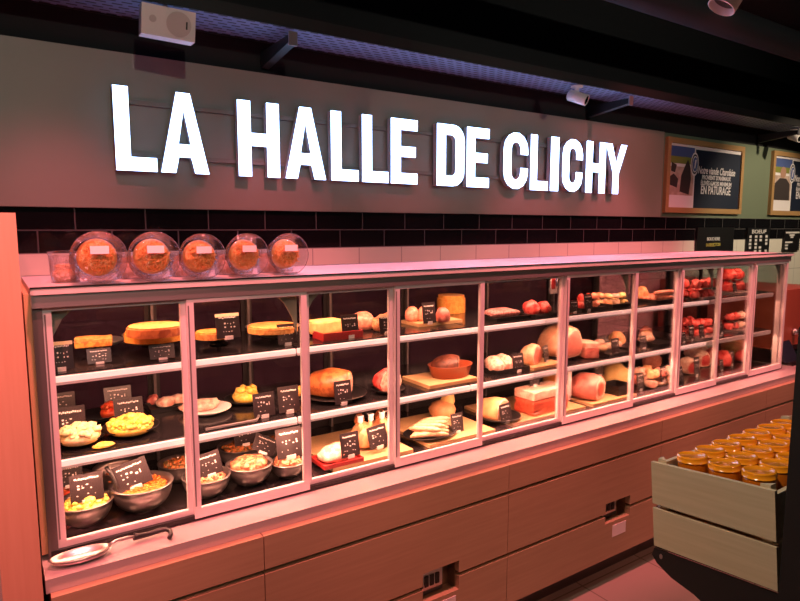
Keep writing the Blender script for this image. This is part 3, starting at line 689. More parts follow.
bowl(0.5091, 2.18, 0.8066, 0.143, 'rear steel bowl of orange salad beside the first stile')
heap(0.5105, 2.18, 0.8416, 0.125, .035, 'mixed', 'orange salad in the rear bowl beside the first stile', seed=13)
card(0.1934, 1.977, 0.8816, 0.09, 'glinting price card stuck in the yellow salad bowl', h=.085, kind=2)
card(0.3331, 1.987, 0.8886, 0.104, 'tilted price card stuck in the carrot bowl', h=.085, kind=0, rot=-6, roll=-16)
card(0.1604, 2.13, 0.8816, 0.0763, 'price card stuck in the tomato salad bowl', h=.07, kind=3)
sp = thing('serving_spoon', 'dark handled serving spoon standing in the carrot bowl', 'spoon', (0.2624, 1.997, 0.8816, 0.00309)[:3])
bm = new(); tube(bm, [(-.01, .02, .085), (.0, .01, .07), (.012, 0, .03), (.02, 0, .0)], .006, 8); obj('handle', bm, 'black', sp)
bm = new(); blob(bm, .014, .02, .006, .05, 1, 1, 2, mtx=Matrix.Translation((.022, 0, -.006)), flat=False); obj('spoon_bowl', bm, 'steel', sp)

# ------------------------------------------------------------------ bay 2
cake_stand(0.6542, 2.142, 1.2906, 0.149, 'footed dish under the small orange tart')
tart(0.6009, 2.042, 1.3326, 0.108, .024, 'small orange tart behind the cream striped card', name='tart')
card(0.6392, 1.982, 1.3326, 0.0797, 'price card with cream strip beside the orange tart', h=.085, kind='cream')
cake_stand(0.8764, 2.189, 1.2906, 0.206, 'footed dish under the golden domed pie')
t_ = tart(0.826, 2.062, 1.3326, 0.18, .022, 'golden domed pie on footed dish', mf='crust', name='pie')
card(0.8461, 1.977, 1.2906, 0.0702, 'price card below the golden domed pie', h=.075, kind=1)
plate(0.6072, 2.157, 1.0456, 0.172, 'white dish of sliced white charcuterie', 'white')
lump(0.5895, 2.181, 1.0536, 0.144, .09, .035, 'pile of white sliced charcuterie on white dish', 'sliced_charcuterie', 'whitefood', 'charcuterie', seed=21, amp=.25)
plate(0.7707, 2.201, 1.0456, 0.167, 'black dish of smooth yellow mousse')
heap(0.7699, 2.209, 1.0516, 0.114, .05, 'egg', 'smooth yellow dome on black dish between two price cards', lump=.016, n=14, seed=22)
plate(0.948, 2.149, 1.0456, 0.109, 'black dish at the second stile')
lump(0.951, 2.155, 1.0516, 0.07, .05, .04, 'small orange terrine piece by the second stile', 'terrine_slice', 'orangecake', 'terrine', seed=23)
card(0.7548, 1.977, 1.0456, 0.0764, 'price card in front of the smooth yellow dome', h=.085, kind=3)
card(0.8481, 1.977, 1.0456, 0.0783, 'price card in front of the orange terrine piece', h=.095, kind=2)
bm = new(); tube(bm, [(0, 0, 0), (.17, .0, 0), (.185, .015, .01)], .005, 8)
tag(obj('serving_slice', bm, 'darksteel', None, (0.5431, 1.948, 1.0516, 0.00324)[:3]), 'slim steel serving slice lying near the shelf strip', 'serving slice')
bowl(0.5515, 1.997, 0.8066, 0.155, 'front steel bowl of pink salad at the first stile')
heap(0.5528, 1.997, 0.8426, 0.134, .036, 'pinksalad', 'pink salad in the front bowl at the first stile', seed=25)
bowl(0.7065, 2.012, 0.8066, 0.159, 'front steel bowl of mixed pink and yellow salad')
heap(0.7078, 2.012, 0.8496, 0.141, .035, 'pinksalad', 'pink and yellow salad in the middle front bowl', seed=26, lump=.02)
bowl(0.7357, 2.2, 0.8066, 0.16, 'rear steel bowl of brown orange salad')
heap(0.7369, 2.2, 0.8446, 0.141, .042, 'mixed', 'brown orange salad in the rear bowl', seed=27)
bowl(0.8428, 1.995, 0.8066, 0.12, 'front steel bowl hidden by the tall clear card')
heap(0.8435, 1.995, 0.8396, 0.105, .035, 'pinksalad', 'pale salad in the bowl behind the tall card', seed=28)
bowl(0.8809, 2.2, 0.8066, 0.142, 'rear steel bowl of red pepper salad')
heap(0.8818, 2.2, 0.8446, 0.11, .036, 'mixed', 'red pepper salad in the rear bowl by the second stile', seed=29)
card(0.5648, 1.977, 0.8766, 0.0801, 'price card stuck in the pink salad by the first stile', h=.08, kind=1, roll=-8)
card(0.7509, 2.17, 0.8866, 0.0828, 'price card stuck in the brown orange salad', h=.08, kind=3)
card(0.7666, 2.047, 0.8916, 0.0938, 'pale price card lying askew on the pink and yellow salad', h=.06, kind=2, roll=30)
card(0.8481, 1.977, 0.8766, 0.101, 'tall price card over the bowl by the second stile', h=.11, kind=0)

# ------------------------------------------------------------------ bay 3
tray(1.066, 2.019, 1.2906, 0.166, .09, 'red dish under the pale yellow cheese block', 'redtray', .028)
block(1.046, 2.087, 1.3006, 0.13, .075, .052, 'pale yellow block resting on red dish', 'cheese', 'cheese', None, rot=6)
lump(1.229, 2.12, 1.2906, 0.121, .07, .075, 'pink joint behind the price card on the top shelf', 'roast_pork', 'pinksausage', seed=31, amp=.12)
lump(1.29, 2.05, 1.2906, 0.104, .07, .07, 'pink and fatty joint by the third stile on the top shelf', 'roast_pork', 'pinksalad', seed=32, amp=.16)
card(1.099, 1.977, 1.2906, 0.071, 'price card in front of the pale yellow block', h=.088, kind=1)
card(1.258, 1.977, 1.2906, 0.0621, 'price card at the third stile on the top shelf', h=.075, kind='cream')
plate(1.079, 2.082, 1.0456, 0.258, 'black dish under the big browned joint')
cut_joint(1.072, 2.077, 1.0556, 0.234, .14, .105, 'big browned joint with pale cut face on the middle shelf', 'roast', 'whitefood', 'crust', rot=-42, cut=.55, name='roast_joint', cat='roast', seed=33)
plate(1.292, 2.024, 1.0456, 0.137, 'black dish at the third stile, middle shelf')
cut_joint(1.289, 2.019, 1.0556, 0.136, .11, .085, 'red edged white joint with cut face by the third stile', 'meat', 'whitefood', 'fat', rot=-85, cut=.3, name='roast_joint', cat='roast', seed=34)
card(1.056, 1.959, 1.0456, 0.0707, 'price card in front of the big browned joint', h=.09, kind=3)
cutting_board(1.176, 2.117, 0.8066, 0.36, .36, 'wooden board under the poultry with paper frills', 0)
tray(1.044, 1.997, 0.8211, 0.167, .12, 'red dish of white pieces on wooden board', 'redtray', .016)
lump(1.042, 2.002, 0.8266, 0.145, .10, .055, 'white glowing poultry pieces on red dish', 'poultry_breast', 'whitefood', 'poultry', seed=35, amp=.22)
plate(1.258, 2.087, 0.8211, 0.173, 'black dish under the two poultry birds')
for i, (ax, lab) in enumerate((((1.194, 2.067, 0.8286, 0.0807), 'plump trussed bird with paper frills, nearer the red dish'), ((1.294, 2.067, 0.8286, 0.0866), 'plump trussed bird with paper frills, nearer the third stile'))):
    x_, y_, z_, w_ = ax
    t_ = thing('trussed_poultry', lab, 'poultry', (x_, y_, z_))
    bm = new(); blob(bm, w_ * .54, .055, .10, .10, 1.5, 36 + i, 3); obj('bird_body', bm, 'chicken', t_)
    for sx in (-.02, .02):
        bm = new(); tube(bm, [(sx, -.02, .065), (sx * 1.1, -.028, .095), (sx * 1.2, -.03, .112)], .012, 8, rs=[.017, .010, .006]); lg = obj('leg', bm, 'chicken', t_)
        bm = new(); lathe(bm, [(.006, 0), (.011, .006), (.010, .022), (.015, .030), (0, .028)], 12, mtx=Matrix.Translation((sx * 1.2, -.031, .106))); obj('paper_frill', bm, 'paper', lg)
    bm = new(); blob(bm, w_ * .28, .018, .03, .1, 2, 5, 2, mtx=Matrix.Translation((0, .02, .10)), flat=False); obj('roasted_crop', bm, 'roast', t_)
card(1.08, 1.952, 0.8386, 0.0792, 'price card in front of the white poultry pieces', h=.095, kind=0)
card(1.224, 1.977, 0.8386, 0.0866, 'tilted price card leaning on the trussed poultry', h=.09, kind=2, roll=-6)
card(1.428, 2.23, 0.8266, 0.0714, 'price card behind the trussed poultry', h=.075, kind=1)

# ------------------------------------------------------------------ bay 4
cutting_board(1.575, 2.111, 1.2906, 0.235, .13, 'small wooden board of pink terrines on the top shelf')
for i, q in enumerate(((1.481, 2.128, 1.3051, 0.0642), (1.524, 2.1, 1.3051, 0.0557))):
    lump(*q, .06, .062, ['rounded pink terrine at the end of the small board by the stile', 'rounded pink terrine just behind the card on the small board'][i], 'terrine', 'pinksausage', 'terrine', seed=41 + i, amp=.06)
lump(1.574, 2.032, 1.3051, 0.0636, .06, .062, 'pale dome of terrine on the small board beside the card', 'terrine', 'ham', 'terrine', seed=44, amp=.06)
tart(1.862, 2.34, 1.2906, 0.138, .085, 'tall orange ring mould behind the small board', name='mould', mc='orangecake', mf='orangecake')
card(1.487, 2.007, 1.3051, 0.066, 'price card on the small board of pink terrines', h=.09, kind=3)
cutting_board(1.584, 2.062, 1.0456, 0.26, .20, 'wooden board under the terracotta dish')
t_ = thing('terracotta_terrine', 'oval terracotta dish of browned pate on wooden board', 'terrine dish', (1.635, 2.057, 1.0601, 0.00437)[:3], (0, 0, R(0)))
bm = new(); lathe(bm, [(0, 0), (.088, 0), (.104, .05), (.108, .052), (.100, .052), (.085, .008), (0, .008)], 32, sy=.75); obj('dish', bm, 'terracotta', t_)
cut_joint((1.629, 2.057, 1.0716, 0.00436)[0], (1.629, 2.057, 1.0716, 0.00436)[1], (1.629, 2.057, 1.0716, 0.00436)[2], .158, .108, .082, 'browned pate with pale cut half in the terracotta dish', 'pate', 'pateface', 'pate', rot=-40, cut=.5, name='pate', cat='pate', seed=45, amp=.05, inner=.94)
cutting_board(1.617, 2.117, 0.8066, 0.359, .36, 'wooden board under the plate of white sausages')
plate(1.506, 2.027, 0.8211, 0.256, 'oval black plate of white sausages', sy=.7)
x0_, y0_, z0_, w0_ = 1.505, 2.027, 0.8366, 0.247
SAUS = ['white sausage at the front rim of the black plate', 'white sausage second from the front of the black plate', 'white sausage third from the front of the black plate', 'white sausage fourth from the front of the black plate', 'white sausage at the rear of the black plate', 'white sausage lying on top, toward the third stile', 'white sausage lying on top, second from the third stile', 'white sausage lying on top, third from the third stile', 'white sausage lying on top, toward the round ham']
for i in range(5): sausage(x0_ - .045 + .026 * i, y0_ - .058 + .026 * i, z0_, .16, .0118, SAUS[i], rot=-24 + 6 * i, bend=.35)
for i in range(4): sausage(x0_ - .055 + .038 * i, y0_ - .040 + .026 * i, z0_ + .023, .135, .0112, SAUS[5 + i], rot=-44 + 9 * i, bend=.3)
t_ = thing('round_cured_ham', 'round gourd shaped cured ham with a pale cone on top', 'ham', (1.696, 2.19, 0.8211, 0.00465)[:3])
bm = new(); lathe(bm, [(0, 0), (.035, .002), (.058, .022), (.064, .045), (.053, .068), (.028, .082), (0, .085)], 28); obj('round_body', bm, 'gourd', t_)
bm = new(); lathe(bm, [(.030, 0), (.034, .012), (.022, .05), (.010, .062), (0, .064)], 20, mtx=Matrix.Translation((.030, 0, .070)) @ Matrix.Rotation(R(12), 4, 'Y')); obj('top_cone', bm, 'cheese', t_)
card(1.626, 1.987, 0.8211, 0.0647, 'price card beside the plate of white sausages', h=.085, kind=2)

# ------------------------------------------------------------------ bay 5
tray(1.929, 2.037, 1.2906, 0.21, .13, 'black tray of dried sausages on the top shelf')
for i in range(3):
    q = (1.933, 2.067, 1.2956, 0.175); sausage(q[0] + .01 * i, q[1] - .035 + .035 * i, q[2], .17, .0165, ['dried sausage at the front of the black tray', 'dried sausage in the middle of the black tray', 'dried sausage at the back of the black tray'][i], 'drysausage', rot=-4 + 3 * i, bend=.25, group='dried sausages')
tray(2.119, 2.015, 1.2906, 0.151, .12, 'black tray of two red joints on the top shelf')
lump(2.112, 2.047, 1.2956, 0.0806, .08, .06, 'red joint beside the dried sausages', 'red_joint', 'meat', seed=51)
lump(2.185, 2.039, 1.2956, 0.0672, .08, .055, 'red joint beside the hanging red and white sign', 'red_joint', 'meat', seed=52)
t_ = thing('hanging_sign', 'small white sign with red panel hanging under the case top', 'sign', (2.21, 1.997, 1.3906, 0.00475)[:3])
bm = new(); box(bm, -.023, .023, 0, .002, 0, .09); obj('card_panel', bm, 'paper', t_)
bm = new(); box(bm, -.017, .008, -.001, 0, .022, .076); obj('red_mark', bm, 'redtray', t_)
bm = new(); box(bm, .011, .020, -.001, 0, .034, .082); obj('blue_mark', bm, 'blue', t_)
bm = new(); tube(bm, [(0, .001, .09), (0, .001, .122)], .001, 5); obj('hanging_wire', bm, 'steel', t_)
tray(1.939, 2.047, 1.0456, 0.204, .14, 'black tray of white rolled charcuterie, middle shelf', h=.022)
for i in range(4):
    q = (1.87, 2.046, 1.0516, 0.064); lump(q[0] + .032 * i, q[1] + (.03 if i % 2 else -.025), q[2], .07, .085, .062, ['white roll at the stile end of the black tray', 'white roll second along the black tray', 'white roll behind the price card on the black tray', 'white roll beside the cut pink ham'][i], 'charcuterie_roll', 'whitefood', 'charcuterie', seed=53 + i, amp=.14)
cutting_board(2.148, 2.047, 1.0456, 0.203, .18, 'pale board under the cut pink ham, middle shelf')
cut_joint(2.113, 2.027, 1.0601, 0.124, .11, .092, 'half round ham with pink cut face on pale board', 'rind', 'ham', 'fat', rot=-70, cut=.35, seed=58)
cut_joint(2.364, 2.077, 1.0601, 0.253, .20, .155, 'big white ham with pink cut face behind the fifth stile', 'rind', 'ham', 'fat', rot=-80, cut=.55, seed=59)
card(1.972, 1.977, 1.0456, 0.0686, 'price card in front of the white charcuterie rolls', h=.085, kind=1)
card(2.187, 2.007, 1.0601, 0.0576, 'price card in front of the big white ham', h=.08, kind=3, rot=20)
cutting_board(2.159, 2.117, 0.8066, 0.497, .34, 'long wooden board under the rolled ham and ham block')
plate(1.914, 2.047, 0.8211, 0.214, 'dark plate under the rolled ham')
cut_joint(1.892, 2.037, 0.8286, 0.176, .13, .10, 'rolled ham on dark plate with pale cut face', 'gourd', 'pateface', 'fat', rot=-70, cut=.4, seed=60)
block(2.187, 2.037, 0.8211, 0.254, .13, .115, 'long cured ham block, white fat above a deep red side', 'cured_ham_block', 'rawham', 'fat', .38, rot=3, cat='ham', bev=.012)
cut_joint(2.505, 2.25, 0.8211, 0.12, .10, .12, 'smooth orange ball of ham behind the cured block', 'orangecake', 'orangecake', 'orangecake', rot=90, cut=.95, seed=61, amp=.04)
card(1.895, 1.967, 0.8211, 0.068, 'price card in front of the rolled ham', h=.09, kind=0, roll=-4)
card(2.152, 2.047, 0.9366, 0.0679, 'price card stuck on top of the cured ham block', h=.085, kind=2)

# ------------------------------------------------------------------ bay 6
tray(2.492, 2.055, 1.2906, 0.183, .14, 'black tray of red meats on the top shelf behind a card')
pile((2.523, 2.075, 1.2966, 0.0618), 9, .17, .10, .05, 'red orange meat piece behind the card on the top shelf, past the hanging sign', 'meat_piece', ['meat', 'rawham', 'pinksausage'], 'meat', 'red orange meat pieces', 680, .8)
card(2.442, 1.977, 1.2906, 0.0594, 'price card in front of the red meats, top shelf', h=.085, kind=3)
card(2.34, 1.977, 1.2906, 0.0534, 'small price card by the fifth stile on the top shelf', h=.06, kind=1)
tray(2.717, 2.051, 1.2906, 0.169, .14, 'dark tray of fatty chops on the top shelf', h=.02)
pile((2.744, 2.078, 1.2966, 0.0642), 10, .19, .11, .055, 'pale fatty chop in the heap on the dark tray by the sixth stile', 'fatty_chop', ['chicken', 'fat', 'cheese'], 'meat', 'fatty chops', 700)
block(2.502, 2.027, 1.0456, 0.0767, .11, .08, 'wedge of ham with white rind between the big ham and sausages', 'ham_wedge', 'ham', 'fat', .3, rot=-22, cat='ham', bev=.012)
tray(2.692, 2.052, 1.0456, 0.223, .20, 'black tray of white sausages on the middle shelf')
WS = ['fat white sausage at the front beside the ham wedge', 'fat white sausage in the front middle of the tray', 'fat white sausage at the front by the sixth stile', 'fat white sausage at the rear beside the ham wedge', 'fat white sausage in the rear middle of the tray', 'fat white sausage at the rear by the sixth stile']
for i in range(6):
    q = (2.654, 2.106, 1.0516, 0.0643); sausage(q[0] + .078 * (i % 3) - .035 * (i // 3), q[1] - .05 + .085 * (i // 3) + .012 * (i % 3), q[2], .056, .0185, WS[i], ['sausage', 'fat', 'whitefood'][i % 3], rot=-50 + 9 * (i % 3), bend=.1, group='fat white sausages')
lump(2.902, 2.147, 1.0516, 0.0902, .09, .07, 'yellowish joint at the end of the sausage tray', 'fatty_joint', 'chicken', seed=77)
card(2.668, 1.977, 1.0456, 0.0624, 'price card in front of the fat white sausages', h=.085, kind=0)
cutting_board(2.64, 2.097, 0.8066, 0.355, .30, 'wooden board under the big pink ham, deck of the case')
cut_joint(2.546, 2.047, 0.8211, 0.209, .165, .13, 'big pink boned ham with marbled red cut face on board', 'ham', 'rawham', 'fat', rot=-72, cut=.62, seed=80, inner=.62)
block(2.427, 2.07, 0.8211, 0.0412, .008, .15, 'white folded paper sleeve standing by the fifth stile', 'paper_sleeve', 'paper', None, rot=20, cat='paper', bev=.001)
lump(2.94, 2.17, 0.8066, 0.161, .16, .12, 'pale yellow ham knuckle beside the sixth stile', 'ham_knuckle', 'cheese', 'ham', seed=81, amp=.15)
lump(3.005, 2.29, 0.8066, 0.155, .10, .11, 'orange skinned ham behind the price card', 'ham_knuckle', 'gourd', 'ham', seed=82, amp=.1)
tray(2.757, 2.027, 0.8211, 0.129, .12, 'black crate in front of the pale ham knuckle', h=.05, name='crate')
card(2.82, 2.19, 0.8666, 0.0792, 'price card stuck above the big pink ham', h=.09, kind=2)

# ------------------------------------------------------------------ bay 7
tray(3.099, 2.047, 1.2906, 0.225, .16, 'dark tray of long pink sausages on the top shelf', h=.018)
for i in range(5):
    q = (3.1, 2.061, 1.2966, 0.17); sausage(q[0] + .004 * i, q[1] - .052 + .034 * (i % 4) , q[2] + (.03 if i > 3 else 0), .20, .0145, ['long pink sausage at the front of the dark tray', 'long pink sausage second from the front', 'long pink sausage third from the front', 'long pink sausage at the back of the dark tray', 'long pink sausage lying on top of the others'][i], 'pinksausage', rot=-2 + i, bend=.15, group='long pink sausages')
lump(3.046, 2.107, 1.2956, 0.068, .09, .075, 'pale fatty joint between the sixth stile and pink sausages', 'fatty_joint', 'chicken', seed=83)
tray(3.14, 2.061, 1.0456, 0.218, .18, 'black tray of pale roasts on the middle shelf')
for i in range(4):
    q = (3.095, 2.128, 1.0516, 0.0694); lump(q[0] + .05 * i, q[1] - .03 + .035 * i, q[2], .12, .042, .045 + .015 * (i == 3), ['long pale roast at the front of the black tray', 'long pale roast second from the front', 'long pale roast third from the front', 'plump pink roast at the back by the seventh stile'][i], 'roast_pork', ['whitefood', 'fat', 'chicken', 'ham'][i], seed=84 + i, rot=-12 + 5 * i, amp=.22)
card(2.928, 1.992, 1.0456, 0.06, 'price card in front of the pale roasts', h=.07, kind=1)
tray(3.143, 2.057, 0.8066, 0.22, .22, 'black tray of poultry pieces on the deck', h=.022)
pile((3.109, 2.047, 0.8136, 0.0631), 11, .24, .17, .070, 'pale poultry piece in the heap on the black deck tray', 'poultry_piece', ['whitefood', 'fat', 'chicken', 'ham'], 'poultry', 'poultry pieces', 720, .75)
lump(3.489, 2.31, 0.8066, 0.154, .09, .12, 'red joint behind the poultry legs', 'red_joint', 'pinksausage', seed=93)
card(2.937, 2.005, 0.8066, 0.0608, 'price card in front of the poultry legs', h=.10, kind=3)
card(3.105, 1.977, 0.8366, 0.0563, 'pinkish price card at the seventh stile on the deck', h=.09, kind=0)

# ------------------------------------------------------------------ bays 8 and 9 (red meats)
tray(3.487, 2.041, 1.2906, 0.215, .20, 'steel tray of red beef on the top shelf, bay of dark cards', 'steel', .014)
pile((3.45, 2.02, 1.2956, 0.0591), 10, .22, .14, .066, 'bright red beef piece on the top shelf between the seventh and eighth stiles', 'beef_piece', 'meat', 'beef', 'bright red beef pieces', 740, .85)
tray(3.516, 2.05, 1.0456, 0.23, .20, 'steel tray of red beef on the middle shelf', 'steel', .014)
pile((3.584, 2.091, 1.0506, 0.0556), 11, .23, .14, .066, 'red beef piece on the middle shelf above the dark cards', 'beef_piece', 'meat', 'beef', 'red beef pieces above the dark cards', 760, .8)
card(3.371, 1.982, 1.0456, 0.0525, 'dark price card below the red beef, nearer the seventh stile', h=.09, kind=2)
card(3.482, 1.986, 1.0456, 0.0535, 'dark price card below the red beef, nearer the eighth stile', h=.085, kind=1)
card(3.281, 1.977, 1.0456, 0.046, 'dark price card touching the seventh stile', h=.06, kind=0)
LEG = ['leg of meat with round red cut face, at the seventh stile', 'leg of meat with round red cut face, above the card', 'leg of meat with the biggest red cut face, topmost of the pile', 'small leg of meat with red cut face, by the eighth stile']
cut_joint(3.552, 2.103, 0.8066, 0.137, .12, .10, LEG[0], 'fat', 'meat', 'fat', rot=-105, cut=.6, name='leg_joint', cat='leg of meat', seed=110, inner=.8)
cut_joint(3.8, 2.171, 0.8066, 0.13, .12, .105, LEG[1], 'fat', 'meat', 'fat', rot=-100, cut=.6, name='leg_joint', cat='leg of meat', seed=111, inner=.8)
cut_joint(3.958, 2.29, 0.9026, 0.136, .14, .10, LEG[2], 'rind', 'meat', 'fat', rot=-95, cut=.4, name='leg_joint', cat='leg of meat', seed=112, inner=.82)
cut_joint(3.977, 2.197, 0.8066, 0.0739, .09, .10, LEG[3], 'meat', 'rawham', 'fat', rot=-100, cut=.5, name='leg_joint', cat='leg of meat', seed=113)
lump(4.052, 2.34, 0.8066, 0.209, .15, .095, 'pale joint underneath the topmost leg of meat', 'fatty_joint', 'fat', seed=114, amp=.1)
card(3.5, 2.014, 0.8066, 0.0544, 'price card in front of the legs of meat', h=.12, kind=3)
card(3.268, 1.968, 0.8066, 0.0462, 'blue tinted price card at the foot of the seventh stile', h=.10, kind=1, roll=-10)
tray(3.899, 2.046, 1.2906, 0.178, .20, 'steel tray of deep red beef between the last two stiles, top shelf', 'steel', .014)
pile((3.975, 2.087, 1.2956, 0.0583), 4, .22, .14, .095, 'deep red beef piece on the top shelf between the eighth and ninth stiles', 'beef_piece', 'meat', 'beef', 'deep red beef pieces', 780, .8)
card(3.915, 2.035, 1.2906, 0.0445, 'small dark price card before the deep red beef, top shelf', h=.07, kind=0)
tray(3.938, 2.07, 1.0456, 0.168, .20, 'steel tray of deep red beef, middle shelf by the ninth stile', 'steel', .014)
pile((3.987, 2.097, 1.0506, 0.0589), 9, .22, .14, .078, 'red beef piece on the middle shelf between the eighth and ninth stiles', 'beef_piece', ['meat', 'meat', 'fat'], 'beef', 'red beef pieces by the ninth stile', 800, .8)
card(3.752, 2.014, 1.0456, 0.0498, 'white edged price card at the eighth stile, middle shelf', h=.08, kind=3, roll=-14)
card(3.981, 2.042, 1.0456, 0.0453, 'dark price card by the ninth stile, middle shelf', h=.06, kind=2)
lump(4.317, 2.23, 0.8066, 0.141, .16, .14, 'big pale poultry between the eighth and ninth stiles', 'whole_poultry', 'chicken', 'poultry', seed=130, amp=.12)
lump(3.92, 2.091, 0.8066, 0.0848, .12, .10, 'red meat joint in front of the big pale poultry', 'red_joint', 'meat', seed=131)
lump(4.161, 2.087, 0.8066, 0.0674, .10, .08, 'dark red joint by the ninth stile on the deck', 'red_joint', 'meat', seed=132)
card(3.974, 2.055, 0.8066, 0.0522, 'price card in front of the big pale poultry', h=.10, kind=1)
card(3.78, 2.015, 0.8066, 0.0441, 'price card in front of the red joint on the deck', h=.07, kind=2)

# ------------------------------------------------------------------ ladle on the ledge
t_ = thing('ladle', 'steel skimmer ladle with black hooked handle lying on the steel ledge', 'ladle', (.152, 1.812, .7892))
bm = new(); lathe(bm, [(0, .004), (.035, .005), (.064, .012), (.076, .022), (.079, .022), (.067, .009), (.035, .001), (0, 0)], 32, sy=.46); obj('ladle_cup', bm, 'bowl', t_)
bm = new(); tube(bm, [(.070, .006, .020), (.09, .012, .026), (.12, .018, .024), (.150, .020, .018)], .004, 8); obj('shaft', bm, 'steel', t_)
bm = new(); tube(bm, [(.140, .0195, .020), (.152, .020, .017), (.18, .020, .016), (.21, .020, .018), (.228, .018, .018), (.238, .006, .016), (.236, -.012, .012), (.228, -.024, .009)], .0075, 10, rs=[.0115, .009, .008, .008, .0075, .007, .0065, .006]); obj('handle', bm, 'black', t_)

# ------------------------------------------------------------------ carrot tubs on top of the case
TUB = [((.252, 1.905), .150, 'first'), ((.400, 1.905), .148, 'second'), ((.540, 1.905), .142, 'third'), ((.690, 1.925), .142, 'fourth'), ((.838, 1.935), .141, 'fifth')]
tub = None
for i, ((x, y), w, nth) in enumerate(TUB):
    r = w / 2; lab = 'clear round tub of grated carrot on its edge, %s from the gable' % nth
    if tub is None:
        tub = thing('clear_tub', lab, 'tub', (x, y, 1.5415 + r), (R(90), 0, 0), 'clear tubs of grated carrot')
        bm = new(); lathe(bm, [(.0, -.075), (.052, -.075), (.056, -.07), (.068, -.004), (.075, 0), (.075, .003), (.0665, .003), (.054, -.068), (0, -.072)], 40); obj('tub_body', bm, 'plastic', tub)
        bm = new(); lathe(bm, [(.0755, .0005), (.0755, .007), (.070, .008), (.066, .014), (.05, .019), (0, .021), (0, .0195), (.05, .0175), (.064, .0125), (.069, .0045)], 40); obj('lid', bm, 'plastic', tub)
        bm = new(); box(bm, -.024, .024, .012, .034, .0225, .0235); lb = obj('paper_label', bm, 'paper', tub)
    else:
        t2 = copy_tree(tub, (x, y, 1.5415 + r), (R(90), 0, 0), lab); t2.scale = (w / .15,) * 3
    o = carrots(x, y + .064 * w / .15, 1.5415 + r, w * .745, .062 * w / .15, 'grated carrot inside the edge standing tub %s from the gable' % nth, 60 + i, (R(90), 0, 0))
for i, (x, y) in enumerate(((.375, 2.085), (.535, 2.085), (.685, 2.09), (.84, 2.10))):
    lab = 'clear flat lying tub of carrot seen between the %s edge standing tubs' % ['first and second', 'second and third', 'third and fourth', 'fourth and fifth'][i]
    if i == 0:
        low = thing('low_tub', lab, 'tub', (x, y, 1.5415), (0, 0, 0), 'flat lying carrot tubs')
        bm = new(); lathe(bm, [(0, 0), (.05, 0), (.056, .07), (.058, .072), (.054, .072), (.048, .003), (0, .002)], 32); obj('tub_body', bm, 'plastic', low)
        bm = new(); lathe(bm, [(.0585, .0725), (.0585, .077), (0, .078), (0, .0725)], 32); obj('lid', bm, 'plastic', low)
    else: copy_tree(low, (x, y, 1.5415), (0, 0, 0), lab)
    carrots(x, y, 1.5445, .092, .062, 'grated carrot in the flat tub between the %s standing tubs' % ['first and second', 'second and third', 'third and fourth', 'fourth and fifth'][i], 70 + i)
t_ = thing('tall_tub', 'tall clear tub with bluish lid, nearest the wooden gable', 'tub', (.178, 2.04, 1.5415))
bm = new(); lathe(bm, [(0, 0), (.038, 0), (.042, .08), (.040, .08), (.036, .003), (0, .003)], 28); obj('tub_body', bm, 'plastic', t_)
bm = new(); lathe(bm, [(.0435, .0805), (.0435, .09), (.03, .092), (0, .092), (0, .0805)], 28); obj('lid', bm, 'plastic', t_)
carrots(.178, 2.04, 1.545, .070, .045, 'grated carrot in the tall tub nearest the gable', 80)

# ------------------------------------------------------------------ speaker, cameras, spot lamp
t_ = thing('wall_speaker', 'white box loudspeaker hanging below the cable tray', 'speaker', (.632, 2.585, 2.49), (R(8), R(3), R(-6)))
bm = new(); box(bm, -.098, .098, -.045, .06, -.055, .055); obj('speaker_body', bm, 'white', t_, bevel=.010)
bm = new(); lathe(bm, [(0, 0), (.044, 0), (.046, -.002), (0, -.002)], 32, mtx=Matrix.Translation((.036, -.0455, 0)) @ Matrix.Rotation(R(-90), 4, 'X'), smooth=False); obj('driver_grille', bm, 'grille', t_)
bm = new(); lathe(bm, [(0, 0), (.013, 0), (.013, -.002), (0, -.002)], 20, mtx=Matrix.Translation((-.058, -.0455, .004)) @ Matrix.Rotation(R(-90), 4, 'X'), smooth=False); obj('tweeter', bm, 'grille', t_)
bm = new(); box(bm, .062, .068, -.049, -.0476, -.014, .014); obj('logo_badge', bm, 'black', t_)
bm = new(); prism(bm, [(-.05, -.03), (.05, -.03), (.035, .03), (-.035, .03)], 'y', .061, .085); obj('wall_bracket', bm, 'white', t_)
bm = new(); tube(bm, [(0, .072, .02), (0, .072, .095)], .008, 8); obj('hanger', bm, 'white', t_)
def cctv(loc, rz, label):
    t = thing('cctv_camera', label, 'security camera', loc, (0, 0, R(rz))); t.scale = (1.1,) * 3
    bm = new(); lathe(bm, [(0, 0), (.034, 0), (.034, -.008), (.014, -.012), (.012, -.05), (0, -.052)], 24); obj('mount', bm, 'white', t)
    mt = Matrix.Translation((0, 0, -.062)) @ Matrix.Rotation(R(112), 4, 'Y')
    bm = new(); lathe(bm, [(0, -.05), (.026, -.05), (.031, -.044), (.031, .062), (.026, .064), (.026, .056), (0, .056)], 28, mtx=mt); obj('camera_body', bm, 'white', t)
    bm = new(); lathe(bm, [(0, .0565), (.0255, .0565), (.0255, .061), (.016, .061), (0, .058)], 24, mtx=mt); obj('lens', bm, 'lens', t)
cctv((3.093, 2.658, 2.5756, 0.00621)[:3], -68, 'white bullet security camera under the tray, above the word CLICHY')
cctv((6.026, 2.699, 2.5756, 0.0089)[:3], -110, 'white bullet security camera under the tray, above the second poster')
t_ = thing('track_spotlight', 'pale cylinder spotlight hanging from the dark ceiling track', 'spotlight', (2.26, 1.26, 2.535))
ax = Vector((-.42, .28, -.87)).normalized(); mt = ax.to_track_quat('Z', 'Y').to_matrix().to_4x4()
bm = new(); lathe(bm, [(0, -.16), (.046, -.16), (.05, -.15), (.05, .058), (.046, .06), (.044, .03), (0, .028)], 28, mtx=mt); obj('lamp_body', bm, 'white', t_)
